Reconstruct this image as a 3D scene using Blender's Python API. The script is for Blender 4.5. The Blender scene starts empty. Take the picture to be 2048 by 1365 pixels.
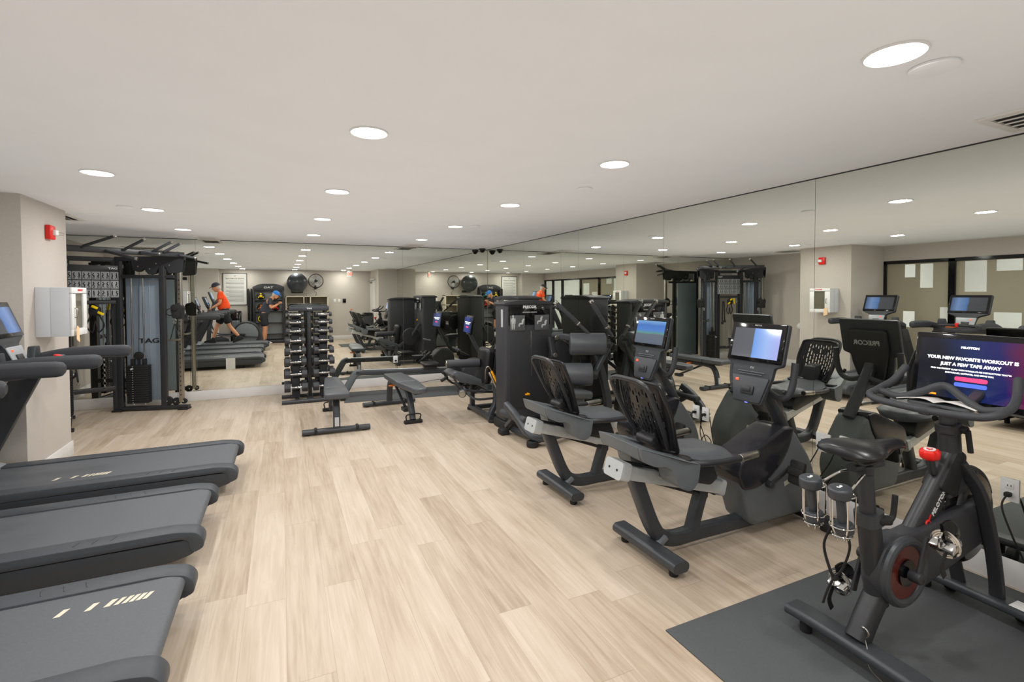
import bpy, bmesh, math, random
from mathutils import Vector, Matrix, Euler
random.seed(7)
PI = math.pi
S = bpy.context.scene
COL = S.collection

# ------------------------------------------------------------------ camera, world, exposure
XR, YB, HC = 3.4528, 8.51, 2.3615      # mirror plane right, mirror plane back, ceiling height
def set_camera():
    yaw, pitch, roll = math.radians(24.8795), math.radians(1.4091), math.radians(-0.2438)
    c, s = math.cos(yaw), math.sin(yaw)
    fwd, right, up = Vector((s, c, 0)), Vector((c, -s, 0)), Vector((0, 0, 1))
    f2 = fwd*math.cos(pitch) - up*math.sin(pitch)
    u2 = up*math.cos(pitch) + fwd*math.sin(pitch)
    r3 = right*math.cos(roll) + u2*math.sin(roll)
    u3 = u2*math.cos(roll) - right*math.sin(roll)
    cam = bpy.data.cameras.new('camera'); o = bpy.data.objects.new('camera', cam); COL.objects.link(o)
    M = Matrix((r3, u3, -f2)).transposed().to_4x4(); M.translation = (0, 0, 1.55)
    o.matrix_world = M
    cam.sensor_width = 36; cam.lens = 994.184/2048*36
    cam.shift_y = -(682.5-612.1446)/2048
    cam.clip_start = 0.03; cam.clip_end = 60
    S.camera = o
set_camera()
w = bpy.data.worlds.new('world'); S.world = w; w.use_nodes = True
w.node_tree.nodes['Background'].inputs[0].default_value = (0.75, 0.85, 1, 1)
w.node_tree.nodes['Background'].inputs[1].default_value = 0.12
S.view_settings.view_transform = 'Standard'; S.view_settings.look = 'None'
S.view_settings.gamma = 1; S.view_settings.use_curve_mapping = False
S.view_settings.exposure = -0.05
LAMP_W = 10.5
S.cycles.max_bounces = 12; S.cycles.glossy_bounces = 8; S.cycles.diffuse_bounces = 5
S.cycles.transparent_max_bounces = 12
S.cycles.sample_clamp_indirect = 4.0
S.cycles.use_denoising = True
# added ambient fill without a real source, lifts the ceiling the downlights leave dark
S.cycles.use_fast_gi = True; S.cycles.fast_gi_method = 'ADD'
w.light_settings.ao_factor = .35; w.light_settings.distance = 1.6
def area_lamp(name, loc, size, power, col=(1, .988, .97), shape='DISK', parent=None, size_y=None, rot=(0, 0, 0)):
    l = bpy.data.lights.new(name, 'AREA'); l.shape = shape; l.size = size
    if size_y: l.size_y = size_y
    l.energy = power; l.color = col
    o = bpy.data.objects.new(name, l); COL.objects.link(o); o.location = loc; o.rotation_euler = rot
    if parent: o.parent = parent
    return o

# ------------------------------------------------------------------ materials
def lin(c):
    if isinstance(c, str):
        c = [int(c[i:i+2], 16)/255 for i in (0, 2, 4)]
    return tuple(((v+.055)/1.055)**2.4 if v > .04045 else v/12.92 for v in c)
def pm(name, col, rough=.5, metal=0, var=.06, scale=30, bump=0, bscale=200, coat=0, spec=.5):
    m = bpy.data.materials.new(name); m.use_nodes = True
    nt = m.node_tree; b = nt.nodes['Principled BSDF']; L = nt.links
    c = lin(col)
    tc = nt.nodes.new('ShaderNodeTexCoord')
    n = nt.nodes.new('ShaderNodeTexNoise'); n.inputs['Scale'].default_value = scale; n.inputs['Detail'].default_value = 3
    L.new(tc.outputs['Object'], n.inputs['Vector'])
    r = nt.nodes.new('ShaderNodeValToRGB')
    r.color_ramp.elements[0].position = .3; r.color_ramp.elements[1].position = .7
    r.color_ramp.elements[0].color = (*[v*(1-var) for v in c], 1)
    r.color_ramp.elements[1].color = (*[min(1, v*(1+var)) for v in c], 1)
    L.new(n.outputs['Fac'], r.inputs['Fac']); L.new(r.outputs['Color'], b.inputs['Base Color'])
    b.inputs['Roughness'].default_value = rough; b.inputs['Metallic'].default_value = metal
    b.inputs['Specular IOR Level'].default_value = spec
    if coat: b.inputs['Coat Weight'].default_value = coat
    if bump:
        n2 = nt.nodes.new('ShaderNodeTexNoise'); n2.inputs['Scale'].default_value = bscale
        L.new(tc.outputs['Object'], n2.inputs['Vector'])
        bp = nt.nodes.new('ShaderNodeBump'); bp.inputs['Strength'].default_value = bump; bp.inputs['Distance'].default_value = .002
        L.new(n2.outputs['Fac'], bp.inputs['Height']); L.new(bp.outputs['Normal'], b.inputs['Normal'])
    return m
def em(name, col, st):
    m = bpy.data.materials.new(name); m.use_nodes = True
    b = m.node_tree.nodes['Principled BSDF']
    b.inputs['Base Color'].default_value = (*lin(col), 1); b.inputs['Roughness'].default_value = .2
    b.inputs['Emission Color'].default_value = (*lin(col), 1); b.inputs['Emission Strength'].default_value = st
    return m
def screen_mat(name, stops, axis=0, st=.9, size=.3, wobble=.25):
    """what a display shows: a run of colours across it, in the display's own coordinates"""
    m = bpy.data.materials.new(name); m.use_nodes = True
    nt = m.node_tree; b = nt.nodes['Principled BSDF']; L = nt.links
    tc = nt.nodes.new('ShaderNodeTexCoord'); sp = nt.nodes.new('ShaderNodeSeparateXYZ')
    L.new(tc.outputs['Generated'], sp.inputs[0])
    n = nt.nodes.new('ShaderNodeTexNoise'); n.inputs['Scale'].default_value = 2.2; n.inputs['Detail'].default_value = 1
    L.new(tc.outputs['Generated'], n.inputs['Vector'])
    a = nt.nodes.new('ShaderNodeMath'); a.operation = 'MULTIPLY_ADD'
    L.new(n.outputs['Fac'], a.inputs[0]); a.inputs[1].default_value = wobble; L.new(sp.outputs[axis], a.inputs[2])
    s2 = nt.nodes.new('ShaderNodeMath'); s2.operation = 'SUBTRACT'; L.new(a.outputs[0], s2.inputs[0]); s2.inputs[1].default_value = wobble/2
    r = nt.nodes.new('ShaderNodeValToRGB'); e = r.color_ramp.elements
    while len(e) < len(stops): e.new(.5)
    for k, (p, c) in enumerate(stops):
        e[k].position = p; e[k].color = (*lin(c), 1)
    L.new(s2.outputs[0], r.inputs['Fac'])
    L.new(r.outputs['Color'], b.inputs['Emission Color']); b.inputs['Emission Strength'].default_value = st
    b.inputs['Base Color'].default_value = (.01, .01, .012, 1); b.inputs['Roughness'].default_value = .08
    return m

M = {}
M['black'] = pm('black_powdercoat', '2a2b2e', .42, 0, .08, 40, .05)
M['frame'] = pm('charcoal_frame', '3b3e42', .4, .15, .08, 30, .05)
M['shroud'] = pm('charcoal_plastic', '333438', .5, 0, .08, 25, .12, 400)
M['rbshell'] = pm('slate_shell', '595e61', .45, 0, .05, 12, .1, 400)
M['rbdark'] = pm('gloss_dark_shell', '242429', .22, 0, .05, 12)
M['rubber'] = pm('rubber', '1b1b1c', .7, 0, .1, 60, .1)
M['foam'] = pm('foam_grip', '37393d', .6, 0, .08, 80, .25, 500)
M['vinyl'] = pm('pad_vinyl', '4a4d51', .38, 0, .05, 15, .12, 300)
M['vinylb'] = pm('pad_vinyl_black', '17171a', .32, 0, .05, 15, .08, 300)
M['belt'] = pm('treadmill_belt', '53565a', .55, 0, .06, 90, .15, 600)
M['tmrail'] = pm('treadmill_rail', '3e4247', .5, 0, .06, 40, .12, 500)
M['tmlow'] = pm('treadmill_lower', '35383c', .45, 0, .06, 40, .08, 400)
M['chrome'] = pm('chrome', 'd8d8d6', .12, 1, .03, 10)
M['steel'] = pm('brushed_steel', 'a9a69e', .3, 1, .08, 50)
M['alu'] = pm('silver_rail', 'c2c6c6', .38, .45, .05, 30)
M['silver'] = pm('silver_paint', 'b9bcbd', .4, .2, .04, 30)
M['shield'] = pm('blue_grey_shield', '8f9dab', .42, .25, .05, 4)
M['white'] = pm('white_plastic', 'dcdcda', .45, 0, .02, 20)
M['whitep'] = pm('white_paint', 'd9d6d0', .5, 0, .02, 8)
M['cabinet'] = pm('grey_white_enamel', 'c9ccd0', .4, 0, .02, 8)
M['wall'] = pm('taupe_wall', 'b9b2aa', .85, 0, .03, 60, .25, 500)
M['ceil'] = pm('ceiling_paint', 'e6e7e8', .9, 0, .012, 3, .05, 200)
M['base'] = pm('baseboard_white', 'd6d4d2', .45, 0, .02, 10)
M['grey'] = pm('mid_grey', '6f7377', .45, 0, .05, 20)
M['lgrey'] = pm('light_grey', '9a9ea1', .4, .1, .05, 20)
M['yellow'] = pm('yellow_plastic', 'f0a40c', .35, 0, .03, 20)
M['orange'] = pm('orange_plastic', 'e8762a', .4, 0, .03, 20)
M['red'] = pm('red_plastic', 'd62018', .35, 0, .04, 20)
M['mat'] = pm('rubber_mat', '4a4d4e', .8, 0, .06, 120, .4, 600)
M['skin'] = pm('skin', 'c98f6c', .55, 0, .05, 12)
M['shirt'] = pm('orange_shirt', 'f4511e', .8, 0, .06, 10, .3, 60)
M['cloth'] = pm('black_cloth', '202126', .85, 0, .1, 30, .3, 90)
M['cloth2'] = pm('charcoal_cloth', '3a3c48', .85, 0, .1, 30, .3, 90)
M['bluecap'] = pm('blue_cap', '2d7fd6', .7, 0, .05, 30)
M['hair'] = pm('grey_hair', 'b8aca4', .8, 0, .1, 60, .5, 150)
M['lens'] = em('lamp_diffuser', 'fff6ea', 6)
M['redlight'] = em('red_button_light', 'ff5030', 1.2)
M['bluelight'] = em('blue_led', '6a78ff', 1.5)
M['shelf'] = pm('pale_shelf', 'cfc6b2', .6, 0, .05, 10)
M['shelfin'] = pm('shelf_back', '6c6455', .7, 0, .06, 10)
M['dgap'] = pm('dark_channel', '3c3a36', .5, .3, .05, 20)
M['glossblk'] = pm('gloss_black', '0d0d10', .08, 0, .02, 10)
M['ball'] = pm('ball_rubber', '33373b', .28, 0, .04, 10)
M['tag'] = pm('paper_tag', 'e6c49c', .7, 0, .04, 20)
M['paper'] = pm('paper', 'd5d3cf', .8, 0, .03, 30)
M['text'] = pm('white_lettering', 'd8d8d8', .5, 0, .01, 10)
M['textem'] = em('screen_text', 'ffffff', 1.0)
M['pinkem'] = em('screen_pink', 'ff3b6b', 1.0)
M['blueem'] = em('screen_blue', '4a66d8', .8)
M['green'] = pm('green_panel', '1fa070', .5, 0, .04, 20)
M['gold'] = pm('yellow_strap', 'f2cf10', .5, 0, .04, 20)
M['dial'] = pm('ivory_label', 'b7b9a6', .5, 0, .04, 20)
M['door'] = pm('door_paint', 'dad8d2', .45, 0, .02, 10)
M['pelred'] = pm('red_gloss', '54201a', .22, 0, .05, 8)
M['woodp'] = pm('placard', '4d4f50', .4, 0, .2, 90)

def mirror_mat():
    m = bpy.data.materials.new('mirror_glass'); m.use_nodes = True
    nt = m.node_tree; b = nt.nodes['Principled BSDF']
    b.inputs['Base Color'].default_value = (.80, .815, .755, 1)
    b.inputs['Metallic'].default_value = 1; b.inputs['Roughness'].default_value = 0.0
    return m
M['mirror'] = mirror_mat()
def glass_mat():
    m = bpy.data.materials.new('window_glass'); m.use_nodes = True
    nt = m.node_tree; nt.nodes.clear(); L = nt.links
    o = nt.nodes.new('ShaderNodeOutputMaterial'); t = nt.nodes.new('ShaderNodeBsdfTransparent'); g = nt.nodes.new('ShaderNodeBsdfGlossy')
    t.inputs[0].default_value = (.96, .98, .98, 1); g.inputs['Roughness'].default_value = 0
    fr = nt.nodes.new('ShaderNodeFresnel'); fr.inputs[0].default_value = 1.5
    mx = nt.nodes.new('ShaderNodeMixShader'); L.new(fr.outputs[0], mx.inputs[0]); L.new(t.outputs[0], mx.inputs[1]); L.new(g.outputs[0], mx.inputs[2])
    ge = nt.nodes.new('ShaderNodeNewGeometry'); sb = nt.nodes.new('ShaderNodeMath'); sb.operation = 'SUBTRACT'; sb.inputs[0].default_value = 1; L.new(ge.outputs['Backfacing'], sb.inputs[1])
    ml = nt.nodes.new('ShaderNodeMath'); ml.operation = 'MULTIPLY'; L.new(fr.outputs[0], ml.inputs[0]); L.new(sb.outputs[0], ml.inputs[1]); L.new(ml.outputs[0], mx.inputs[0])
    L.new(mx.outputs[0], o.inputs[0])
    return m
M['glass'] = glass_mat()
M['film'] = pm('olive_film', '9f9883', .5, 0, .03, 60)

def floor_mat():
    m = bpy.data.materials.new('oak_planks'); m.use_nodes = True
    nt = m.node_tree; b = nt.nodes['Principled BSDF']; L = nt.links
    def nd(t, **k):
        n = nt.nodes.new(t)
        for a, v in k.items(): setattr(n, a, v)
        return n
    def mt(op, a, bb=None, c=None):
        n = nd('ShaderNodeMath', operation=op)
        for i, v in enumerate((a, bb, c)):
            if v is None: continue
            if isinstance(v, (int, float)): n.inputs[i].default_value = v
            else: L.new(v, n.inputs[i])
        return n.outputs[0]
    tc = nd('ShaderNodeTexCoord'); sp = nd('ShaderNodeSeparateXYZ'); L.new(tc.outputs['Object'], sp.inputs[0])
    x, y = sp.outputs[0], sp.outputs[1]
    u = mt('DIVIDE', x, .185); cu = mt('FLOOR', u); fu = mt('FRACT', u)
    wn = nd('ShaderNodeTexWhiteNoise', noise_dimensions='1D'); L.new(cu, wn.inputs['W'])
    yo = mt('MULTIPLY_ADD', wn.outputs['Value'], 1.5, y)
    v = mt('DIVIDE', yo, 1.5); cv = mt('FLOOR', v); fv = mt('FRACT', v)
    cb = nd('ShaderNodeCombineXYZ'); L.new(cu, cb.inputs[0]); L.new(cv, cb.inputs[1])
    wn2 = nd('ShaderNodeTexWhiteNoise', noise_dimensions='3D'); L.new(cb.outputs[0], wn2.inputs['Vector'])
    rnd = wn2.outputs['Value']
    # grain : stretched along y, shifted per plank
    off = mt('MULTIPLY', rnd, 37.0)
    g1 = nd('ShaderNodeCombineXYZ'); L.new(mt('MULTIPLY', x, 26.0), g1.inputs[0]); L.new(mt('MULTIPLY', y, 1.3), g1.inputs[1]); L.new(off, g1.inputs[2])
    ng = nd('ShaderNodeTexNoise'); ng.inputs['Scale'].default_value = 1.6; ng.inputs['Detail'].default_value = 6; ng.inputs['Roughness'].default_value = .62; ng.inputs['Distortion'].default_value = .6
    L.new(g1.outputs[0], ng.inputs['Vector'])
    g2 = nd('ShaderNodeCombineXYZ'); L.new(mt('MULTIPLY', x, 7.0), g2.inputs[0]); L.new(mt('MULTIPLY', y, 1.6), g2.inputs[1]); L.new(off, g2.inputs[2])
    nb = nd('ShaderNodeTexNoise'); nb.inputs['Scale'].default_value = 1.0; nb.inputs['Detail'].default_value = 3
    L.new(g2.outputs[0], nb.inputs['Vector'])
    mixv = mt('ADD', mt('MULTIPLY', ng.outputs['Fac'], .55), mt('ADD', mt('MULTIPLY', nb.outputs['Fac'], .35), mt('MULTIPLY', rnd, .16)))
    r = nd('ShaderNodeValToRGB'); e = r.color_ramp.elements
    e[0].position = .28; e[0].color = (*lin('937f6b'), 1)
    e[1].position = .68; e[1].color = (*lin('c2b3a2'), 1)
    k = e.new(.42); k.color = (*lin('a89783'), 1)
    k = e.new(.53); k.color = (*lin('b5a592'), 1)
    L.new(mixv, r.inputs['Fac'])
    # seams
    du = mt('MINIMUM', fu, mt('SUBTRACT', 1.0, fu)); dv = mt('MINIMUM', fv, mt('SUBTRACT', 1.0, fv))
    su = mt('LESS_THAN', du, .006); sv = mt('LESS_THAN', dv, .0012)
    seam = mt('MAXIMUM', su, sv)
    mx = nd('ShaderNodeMix', data_type='RGBA'); L.new(mt('MULTIPLY', seam, .38), mx.inputs[0]); L.new(r.outputs['Color'], mx.inputs[6]); mx.inputs[7].default_value = (*lin('7d6c58'), 1)
    L.new(mx.outputs[2], b.inputs['Base Color'])
    L.new(mt('MULTIPLY_ADD', ng.outputs['Fac'], .12, .34), b.inputs['Roughness'])
    b.inputs['Specular IOR Level'].default_value = .45
    bp = nd('ShaderNodeBump'); bp.inputs['Strength'].default_value = .08; bp.inputs['Distance'].default_value = .002
    L.new(ng.outputs['Fac'], bp.inputs['Height']); L.new(bp.outputs['Normal'], b.inputs['Normal'])
    return m
M['floor'] = floor_mat()

# ------------------------------------------------------------------ geometry helpers
def V(*a): return Vector(a[0]) if len(a) == 1 else Vector(a)
class G:
    def __init__(s): s.bm = bmesh.new()
    def _new(s, fn):
        n0 = len(s.bm.verts); r = fn(); s.bm.verts.ensure_lookup_table()
        return s.bm.verts[n0:]
    def box(s, c, d, rot=None, bev=0, seg=2, taper=None):
        """centre, full dimensions, optional euler, optional edge rounding"""
        t = bmesh.new(); bmesh.ops.create_cube(t, size=1)
        for v in t.verts:
            v.co = Vector((v.co.x*d[0], v.co.y*d[1], v.co.z*d[2]))
            if taper and v.co.z > 0: v.co.x *= taper[0]; v.co.y *= taper[1]
        if bev: bmesh.ops.bevel(t, geom=t.edges[:], offset=min(bev, min(d)*.49), segments=seg, profile=.5, affect='EDGES')
        m = Matrix.Translation(V(c))
        if rot: m = m @ Euler(rot).to_matrix().to_4x4()
        t.transform(m); s.merge(t); return s
    def merge(s, t):
        me = bpy.data.meshes.new('t'); t.to_mesh(me); t.free(); s.bm.from_mesh(me); bpy.data.meshes.remove(me)
    def ring_sweep(s, rings, closed=False, caps=True):
        bm = s.bm; R = [[bm.verts.new(p) for p in r] for r in rings]; n = len(R[0])
        m = len(R)
        for i in range(m if closed else m-1):
            a, b = R[i], R[(i+1) % m]
            for k in range(n):
                bm.faces.new((a[k], a[(k+1) % n], b[(k+1) % n], b[k]))
        if caps and not closed:
            bm.faces.new(list(reversed(R[0]))); bm.faces.new(R[-1])
        return s
    def sweep(s, pts, prof, up=(0, 0, 1), closed=False, scales=None):
        pts = [V(p) for p in pts]; rings = []; up = V(up); n = len(pts); last = None
        for i, p in enumerate(pts):
            a = pts[(i-1) % n] if (closed or i > 0) else pts[i]
            b = pts[(i+1) % n] if (closed or i < n-1) else pts[i]
            t = (b-a).normalized()
            if last is None:
                side = t.cross(up)
                if side.length < .08: side = t.cross(V(1, 0, 0)) if abs(t.x) < .9 else t.cross(V(0, 1, 0))
            else:
                side = last - t*last.dot(t)
                if up is not None and abs(t.dot(up)) < .9:
                    s2 = t.cross(up).normalized()
                    if s2.dot(side) > 0: side = s2
            side.normalize(); last = side; u = side.cross(t)
            k = scales[i] if scales else 1
            rings.append([p + side*x*k + u*y*k for x, y in prof])
        return s.ring_sweep(rings, closed)
    def tube(s, pts, r, n=12, closed=False, up=(0, 0, 1)):
        if isinstance(r, (list, tuple)): sc = r; rr = 1
        else: sc = None; rr = r
        prof = [(math.cos(2*PI*k/n)*rr, math.sin(2*PI*k/n)*rr) for k in range(n)]
        return s.sweep(pts, prof, up, closed, sc)
    def rtube(s, pts, wd, ht, rad=.008, up=(0, 0, 1), closed=False):
        return s.sweep(pts, rprof(wd, ht, rad), up, closed)
    def cyl(s, p0, p1, r, r2=None, n=24):
        return s.tube([p0, p1], [r, r if r2 is None else r2], n)
    def rcyl(s, p0, p1, r, e=.01, n=24):
        """cylinder with rounded rims"""
        p0, p1 = V(p0), V(p1); d = (p1-p0).normalized()
        e = min(e, (p1-p0).length*.45, r*.9)
        pts, rs = [], []
        for a in (0, 30, 60, 90):
            a = math.radians(a); pts.append(p0+d*(e-e*math.cos(a))); rs.append(r-e+e*math.sin(a))
        for a in (90, 60, 30, 0):
            a = math.radians(a); pts.append(p1-d*(e-e*math.cos(a))); rs.append(r-e+e*math.sin(a))
        return s.tube(pts, rs, n)
    def prism(s, poly, axis, a, b, bev=0, seg=2):
        """polygon in the two other axes, extruded along axis from a to b"""
        t = bmesh.new()
        def P(u, v, w):
            return {'x': (w, u, v), 'y': (u, w, v), 'z': (u, v, w)}[axis]
        A = [t.verts.new(P(u, v, a)) for u, v in poly]; B = [t.verts.new(P(u, v, b)) for u, v in poly]
        n = len(poly)
        t.faces.new(A); t.faces.new(list(reversed(B)))
        for i in range(n): t.faces.new((A[i], B[i], B[(i+1) % n], A[(i+1) % n]))
        bmesh.ops.recalc_face_normals(t, faces=t.faces[:])
        if bev:
            es = [e for e in t.edges if (e.verts[0] in A) == (e.verts[1] in A)] if bev > 0 else []
            bmesh.ops.bevel(t, geom=es, offset=bev, segments=seg, profile=.5, affect='EDGES', clamp_overlap=True)
        s.merge(t); return s
    def sph(s, c, r, seg=20, rings=12, rot=None):
        t = bmesh.new(); bmesh.ops.create_uvsphere(t, u_segments=seg, v_segments=rings, radius=1)
        if isinstance(r, (int, float)): r = (r, r, r)
        m = Matrix.Translation(V(c))
        if rot: m = m @ Euler(rot).to_matrix().to_4x4()
        m = m @ Matrix.Diagonal((*r, 1)); t.transform(m); s.merge(t); return s
    def torus(s, c, R, r, axis='z', n=28, k=8, a0=0, a1=360):
        pts = []; full = (a1-a0) >= 360
        cnt = n if full else n+1
        for i in range(cnt):
            a = math.radians(a0+(a1-a0)*i/n); x, y = R*math.cos(a), R*math.sin(a)
            p = {'z': (x, y, 0), 'x': (0, x, y), 'y': (x, 0, y)}[axis]
            pts.append(V(c)+V(p))
        up = {'z': (0, 0, 1), 'x': (1, 0, 0), 'y': (0, 1, 0)}[axis]
        return s.tube(pts, r, k, closed=full, up=up)
    def quad(s, a, b, c, d):
        s.bm.faces.new([s.bm.verts.new(p) for p in (a, b, c, d)]); return s
    def xf(s, m): s.bm.transform(m); return s
def rprof(wd, ht, rad, k=3):
    P = []
    for sx, sy, a0 in ((1, 1, 0), (-1, 1, 90), (-1, -1, 180), (1, -1, 270)):
        for i in range(k+1):
            a = math.radians(a0+90*i/k)
            P.append((sx*(wd/2-rad)+rad*math.cos(a), sy*(ht/2-rad)+rad*math.sin(a)))
    return P
def sm(pts, n=6, closed=False):
    """Catmull-Rom through points"""
    P = [V(p) for p in pts]; out = []; N = len(P)
    for i in range(N if closed else N-1):
        if closed: a, b, c, d = P[(i-1) % N], P[i], P[(i+1) % N], P[(i+2) % N]
        else: a, b, c, d = P[max(i-1, 0)], P[i], P[i+1], P[min(i+2, N-1)]
        for k in range(n):
            t = k/n
            out.append(.5*((2*b)+(c-a)*t+(2*a-5*b+4*c-d)*t*t+(3*b-a-3*c+d)*t**3))
    if not closed: out.append(P[-1])
    return out
def rpoly(pts, r, k=4):
    """2D polygon with rounded corners; r single or list"""
    out = []; n = len(pts)
    for i in range(n):
        p = Vector(pts[i]); a = Vector(pts[i-1]); b = Vector(pts[(i+1) % n])
        rr = r[i] if isinstance(r, (list, tuple)) else r
        u = (a-p); v = (b-p); rr = min(rr, u.length*.48, v.length*.48)
        if rr < 1e-5: out.append((p.x, p.y)); continue
        s0 = p+u.normalized()*rr; s1 = p+v.normalized()*rr
        for j in range(k+1):
            t = j/k; q = s0*(1-t)**2+p*2*t*(1-t)+s1*t*t; out.append((q.x, q.y))
    return out
def ell(cx, cy, rx, ry, n=32, a0=0, a1=360):
    return [(cx+rx*math.cos(math.radians(a0+(a1-a0)*i/n)), cy+ry*math.sin(math.radians(a0+(a1-a0)*i/n))) for i in range(n)]
def obj(name, g, mat, parent=None, smooth=35, label=None):
    me = bpy.data.meshes.new(name)
    bmesh.ops.recalc_face_normals(g.bm, faces=g.bm.faces[:])
    g.bm.to_mesh(me); g.bm.free()
    me.materials.append(M[mat] if isinstance(mat, str) else mat)
    for p in me.polygons: p.use_smooth = True
    me.set_sharp_from_angle(angle=math.radians(smooth))
    o = bpy.data.objects.new(name, me); COL.objects.link(o)
    if parent: o.parent = parent
    if label: o['label'] = label
    return o
def tag(o, label=None, cat=None, group=None, kind=None):
    if label: o['label'] = label
    if cat: o['category'] = cat
    if group: o['group'] = group
    if kind: o['kind'] = kind
    return o
def thing(name, label, cat, loc=(0, 0, 0), rz=0, group=None):
    o = bpy.data.objects.new(name, None); COL.objects.link(o); o.location = loc; o.rotation_euler = (0, 0, rz)
    o.empty_display_size = .1
    return tag(o, label, cat, group)
def solo(name, g, mat, label, cat, loc=None, rz=0, group=None, smooth=35):
    o = obj(name, g, mat, None, smooth); tag(o, label, cat, group)
    if loc is not None: o.location = loc
    o.rotation_euler = (0, 0, rz); return o
def struct(name, g, mat, parent=None):
    o = obj(name, g, mat, parent)
    if not parent: o['kind'] = 'structure'
    return o
def dup(root, loc=None, rz=None, label=None, group=None):
    def cp(o, par):
        c = o.copy(); COL.objects.link(c); c.parent = par
        for ch in list(o.children): cp(ch, c)
        return c
    r = cp(root, None)
    if loc is not None: r.location = loc
    if rz is not None: r.rotation_euler = (0, 0, rz)
    if label: r['label'] = label
    if group: r['group'] = group
    return r
def text(s, size, mat, parent, loc, right, up, name='lettering', ext=.0008, align='CENTER', bold=0, sx=1):
    cu = bpy.data.curves.new('t', 'FONT'); cu.body = s; cu.size = size; cu.extrude = ext; cu.align_x = align; cu.align_y = 'CENTER'
    cu.offset = bold; cu.resolution_u = 3
    to = bpy.data.objects.new('t', cu); COL.objects.link(to)
    dg = bpy.context.evaluated_depsgraph_get(); dg.update()
    me = bpy.data.meshes.new_from_object(to.evaluated_get(dg))
    bpy.data.objects.remove(to); bpy.data.curves.remove(cu)
    r = V(right).normalized(); u = V(up).normalized(); n = r.cross(u); u = n.cross(r)
    mm = Matrix((r*sx, u, n)).transposed().to_4x4(); mm.translation = V(loc)
    me.transform(mm); me.materials.clear(); me.materials.append(M[mat] if isinstance(mat, str) else mat)
    o = bpy.data.objects.new(name, me); COL.objects.link(o)
    if parent: o.parent = parent
    return o

# ------------------------------------------------------------------ the room
XL = -2.80; YP0, YP1, XP = 5.24, 6.15, -1.87; YR = -1.0; XS = 2.85; YJ = 0.62
def room():
    struct('floor', G().box((.2, 3.75, -.05), (7.2, 9.8, .1)), 'floor')
    struct('ceiling', G().box((.2, 3.75, HC+.05), (7.2, 9.8, .1)), 'ceil')
    struct('wall_right', G().box((XR+.06, (YJ+8.62)/2, HC/2), (.1, 8.62-YJ, HC)), 'wall')
    struct('wall_back', G().box(((XL+XR)/2, YB+.06, HC/2), (XR-XL+.4, .1, HC)), 'wall')
    struct('wall_left', G().box((XL-.05, (YP1+8.56)/2, HC/2), (.1, 8.56-YP1, HC)), 'wall')
    struct('wall_column', G().box(((XL+XP)/2-.05, (YP0+YP1)/2, HC/2), (XP-XL+.1, YP1-YP0, HC)), 'wall')
    struct('wall_header', G().box((XL-.05, (YR+YP0)/2, (2.09+HC)/2), (.1, YP0-YR, HC-2.09)), 'wall')
    struct('wall_rear', G().box(((XL+XS)/2, YR-.05, HC/2), (XS-XL+.2, .1, HC)), 'wall')
    struct('wall_corner', G().box(((XL-1.76)/2, YR+.12, HC/2), (-1.76-XL, .24, HC)), 'wall')
    struct('wall_side', G().box((XS+.05, (YR+YJ)/2-.05, HC/2), (.1, YJ-YR+.1, HC)), 'wall')
    struct('wall_return', G().box(((XS+.1+XR+.1)/2, YJ-.05, HC/2), (XR-XS, .1, HC)), 'wall')
    bb = lambda n, c, d: struct(n, G().box(c, d, bev=.004), 'base')
    bb('baseboard_right', (XR+.003, (YJ+YB)/2, .072), (.014, YB-YJ, .144))
    bb('baseboard_back', ((XL+XR)/2, YB+.003, .072), (XR-XL, .014, .144))
    bb('baseboard_left', (XL+.007, (YP1+YB)/2, .07), (.014, YB-YP1, .14))
    g = G().box(((XL+XP)/2, YP0-.007, .07), (XP-XL, .014, .14), bev=.004).box((XP+.007, (YP0+YP1)/2, .07), (.014, YP1-YP0+.028, .14), bev=.004).box(((XL+XP)/2, YP1+.007, .07), (XP-XL, .014, .14), bev=.004)
    struct('baseboard_column', g, 'base')
    bb('baseboard_rear', ((-1.76+XS)/2, YR+.007, .07), (XS+1.76, .014, .14))
    bb('baseboard_side', (XS-.007, .32, .07), (.014, .56, .14))
    bb('baseboard_return', ((XS+XR)/2, YJ+.007, .07), (XR-XS, .014, .14))
    # dark channel over the mirrors
    struct('trim_1', G().box((XR+.001, (YJ+YB)/2, HC-.004), (.006, YB-YJ, .008)), 'dgap')
    struct('trim_2', G().box(((XL+XR)/2, YB+.001, HC-.004), (XR-XL, .006, .008)), 'dgap')
room()
def mirrors():
    ys = [YJ+.005, 2.313, 3.857, 5.418, 7.007, YB-.003]
    lab = ['mirror panel on the right wall beside the bike with the big screen',
           'frameless mirror panel on the right wall behind the nearer recumbent bike',
           'frameless mirror panel on the right wall behind the farther recumbent bike',
           'frameless mirror panel on the right wall behind the leg machine seat and tower',
           'mirror panel on the right wall that meets the far room corner']
    for i in range(5):
        a, b = ys[i]+.0012, ys[i+1]-.0012
        g = G().box((XR+.003, (a+b)/2, (.146+2.353)/2), (.006, b-a, 2.353-.146))
        solo('mirror_panel', g, 'mirror', lab[i], 'mirror', group='mirror panels on the right wall')
    xs = [XL+.005, -2.60, -1.127, .365, 1.889, XR-.003]
    lab = ['narrow mirror strip on the back wall at its far left end',
           'frameless mirror panel on the back wall behind the cable machine',
           'frameless mirror panel on the back wall between the cable machine and the dumbbell rack',
           'frameless mirror panel on the back wall between the dumbbell rack and the benches',
           'mirror panel on the back wall behind the rowing machine']
    for i in range(5):
        a, b = xs[i]+.0012, xs[i+1]-.0012
        g = G().box(((a+b)/2, YB+.003, (.146+2.353)/2), (b-a, .006, 2.353-.146))
        solo('mirror_panel', g, 'mirror', lab[i], 'mirror', group='mirror panels on the back wall')
mirrors()

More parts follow.
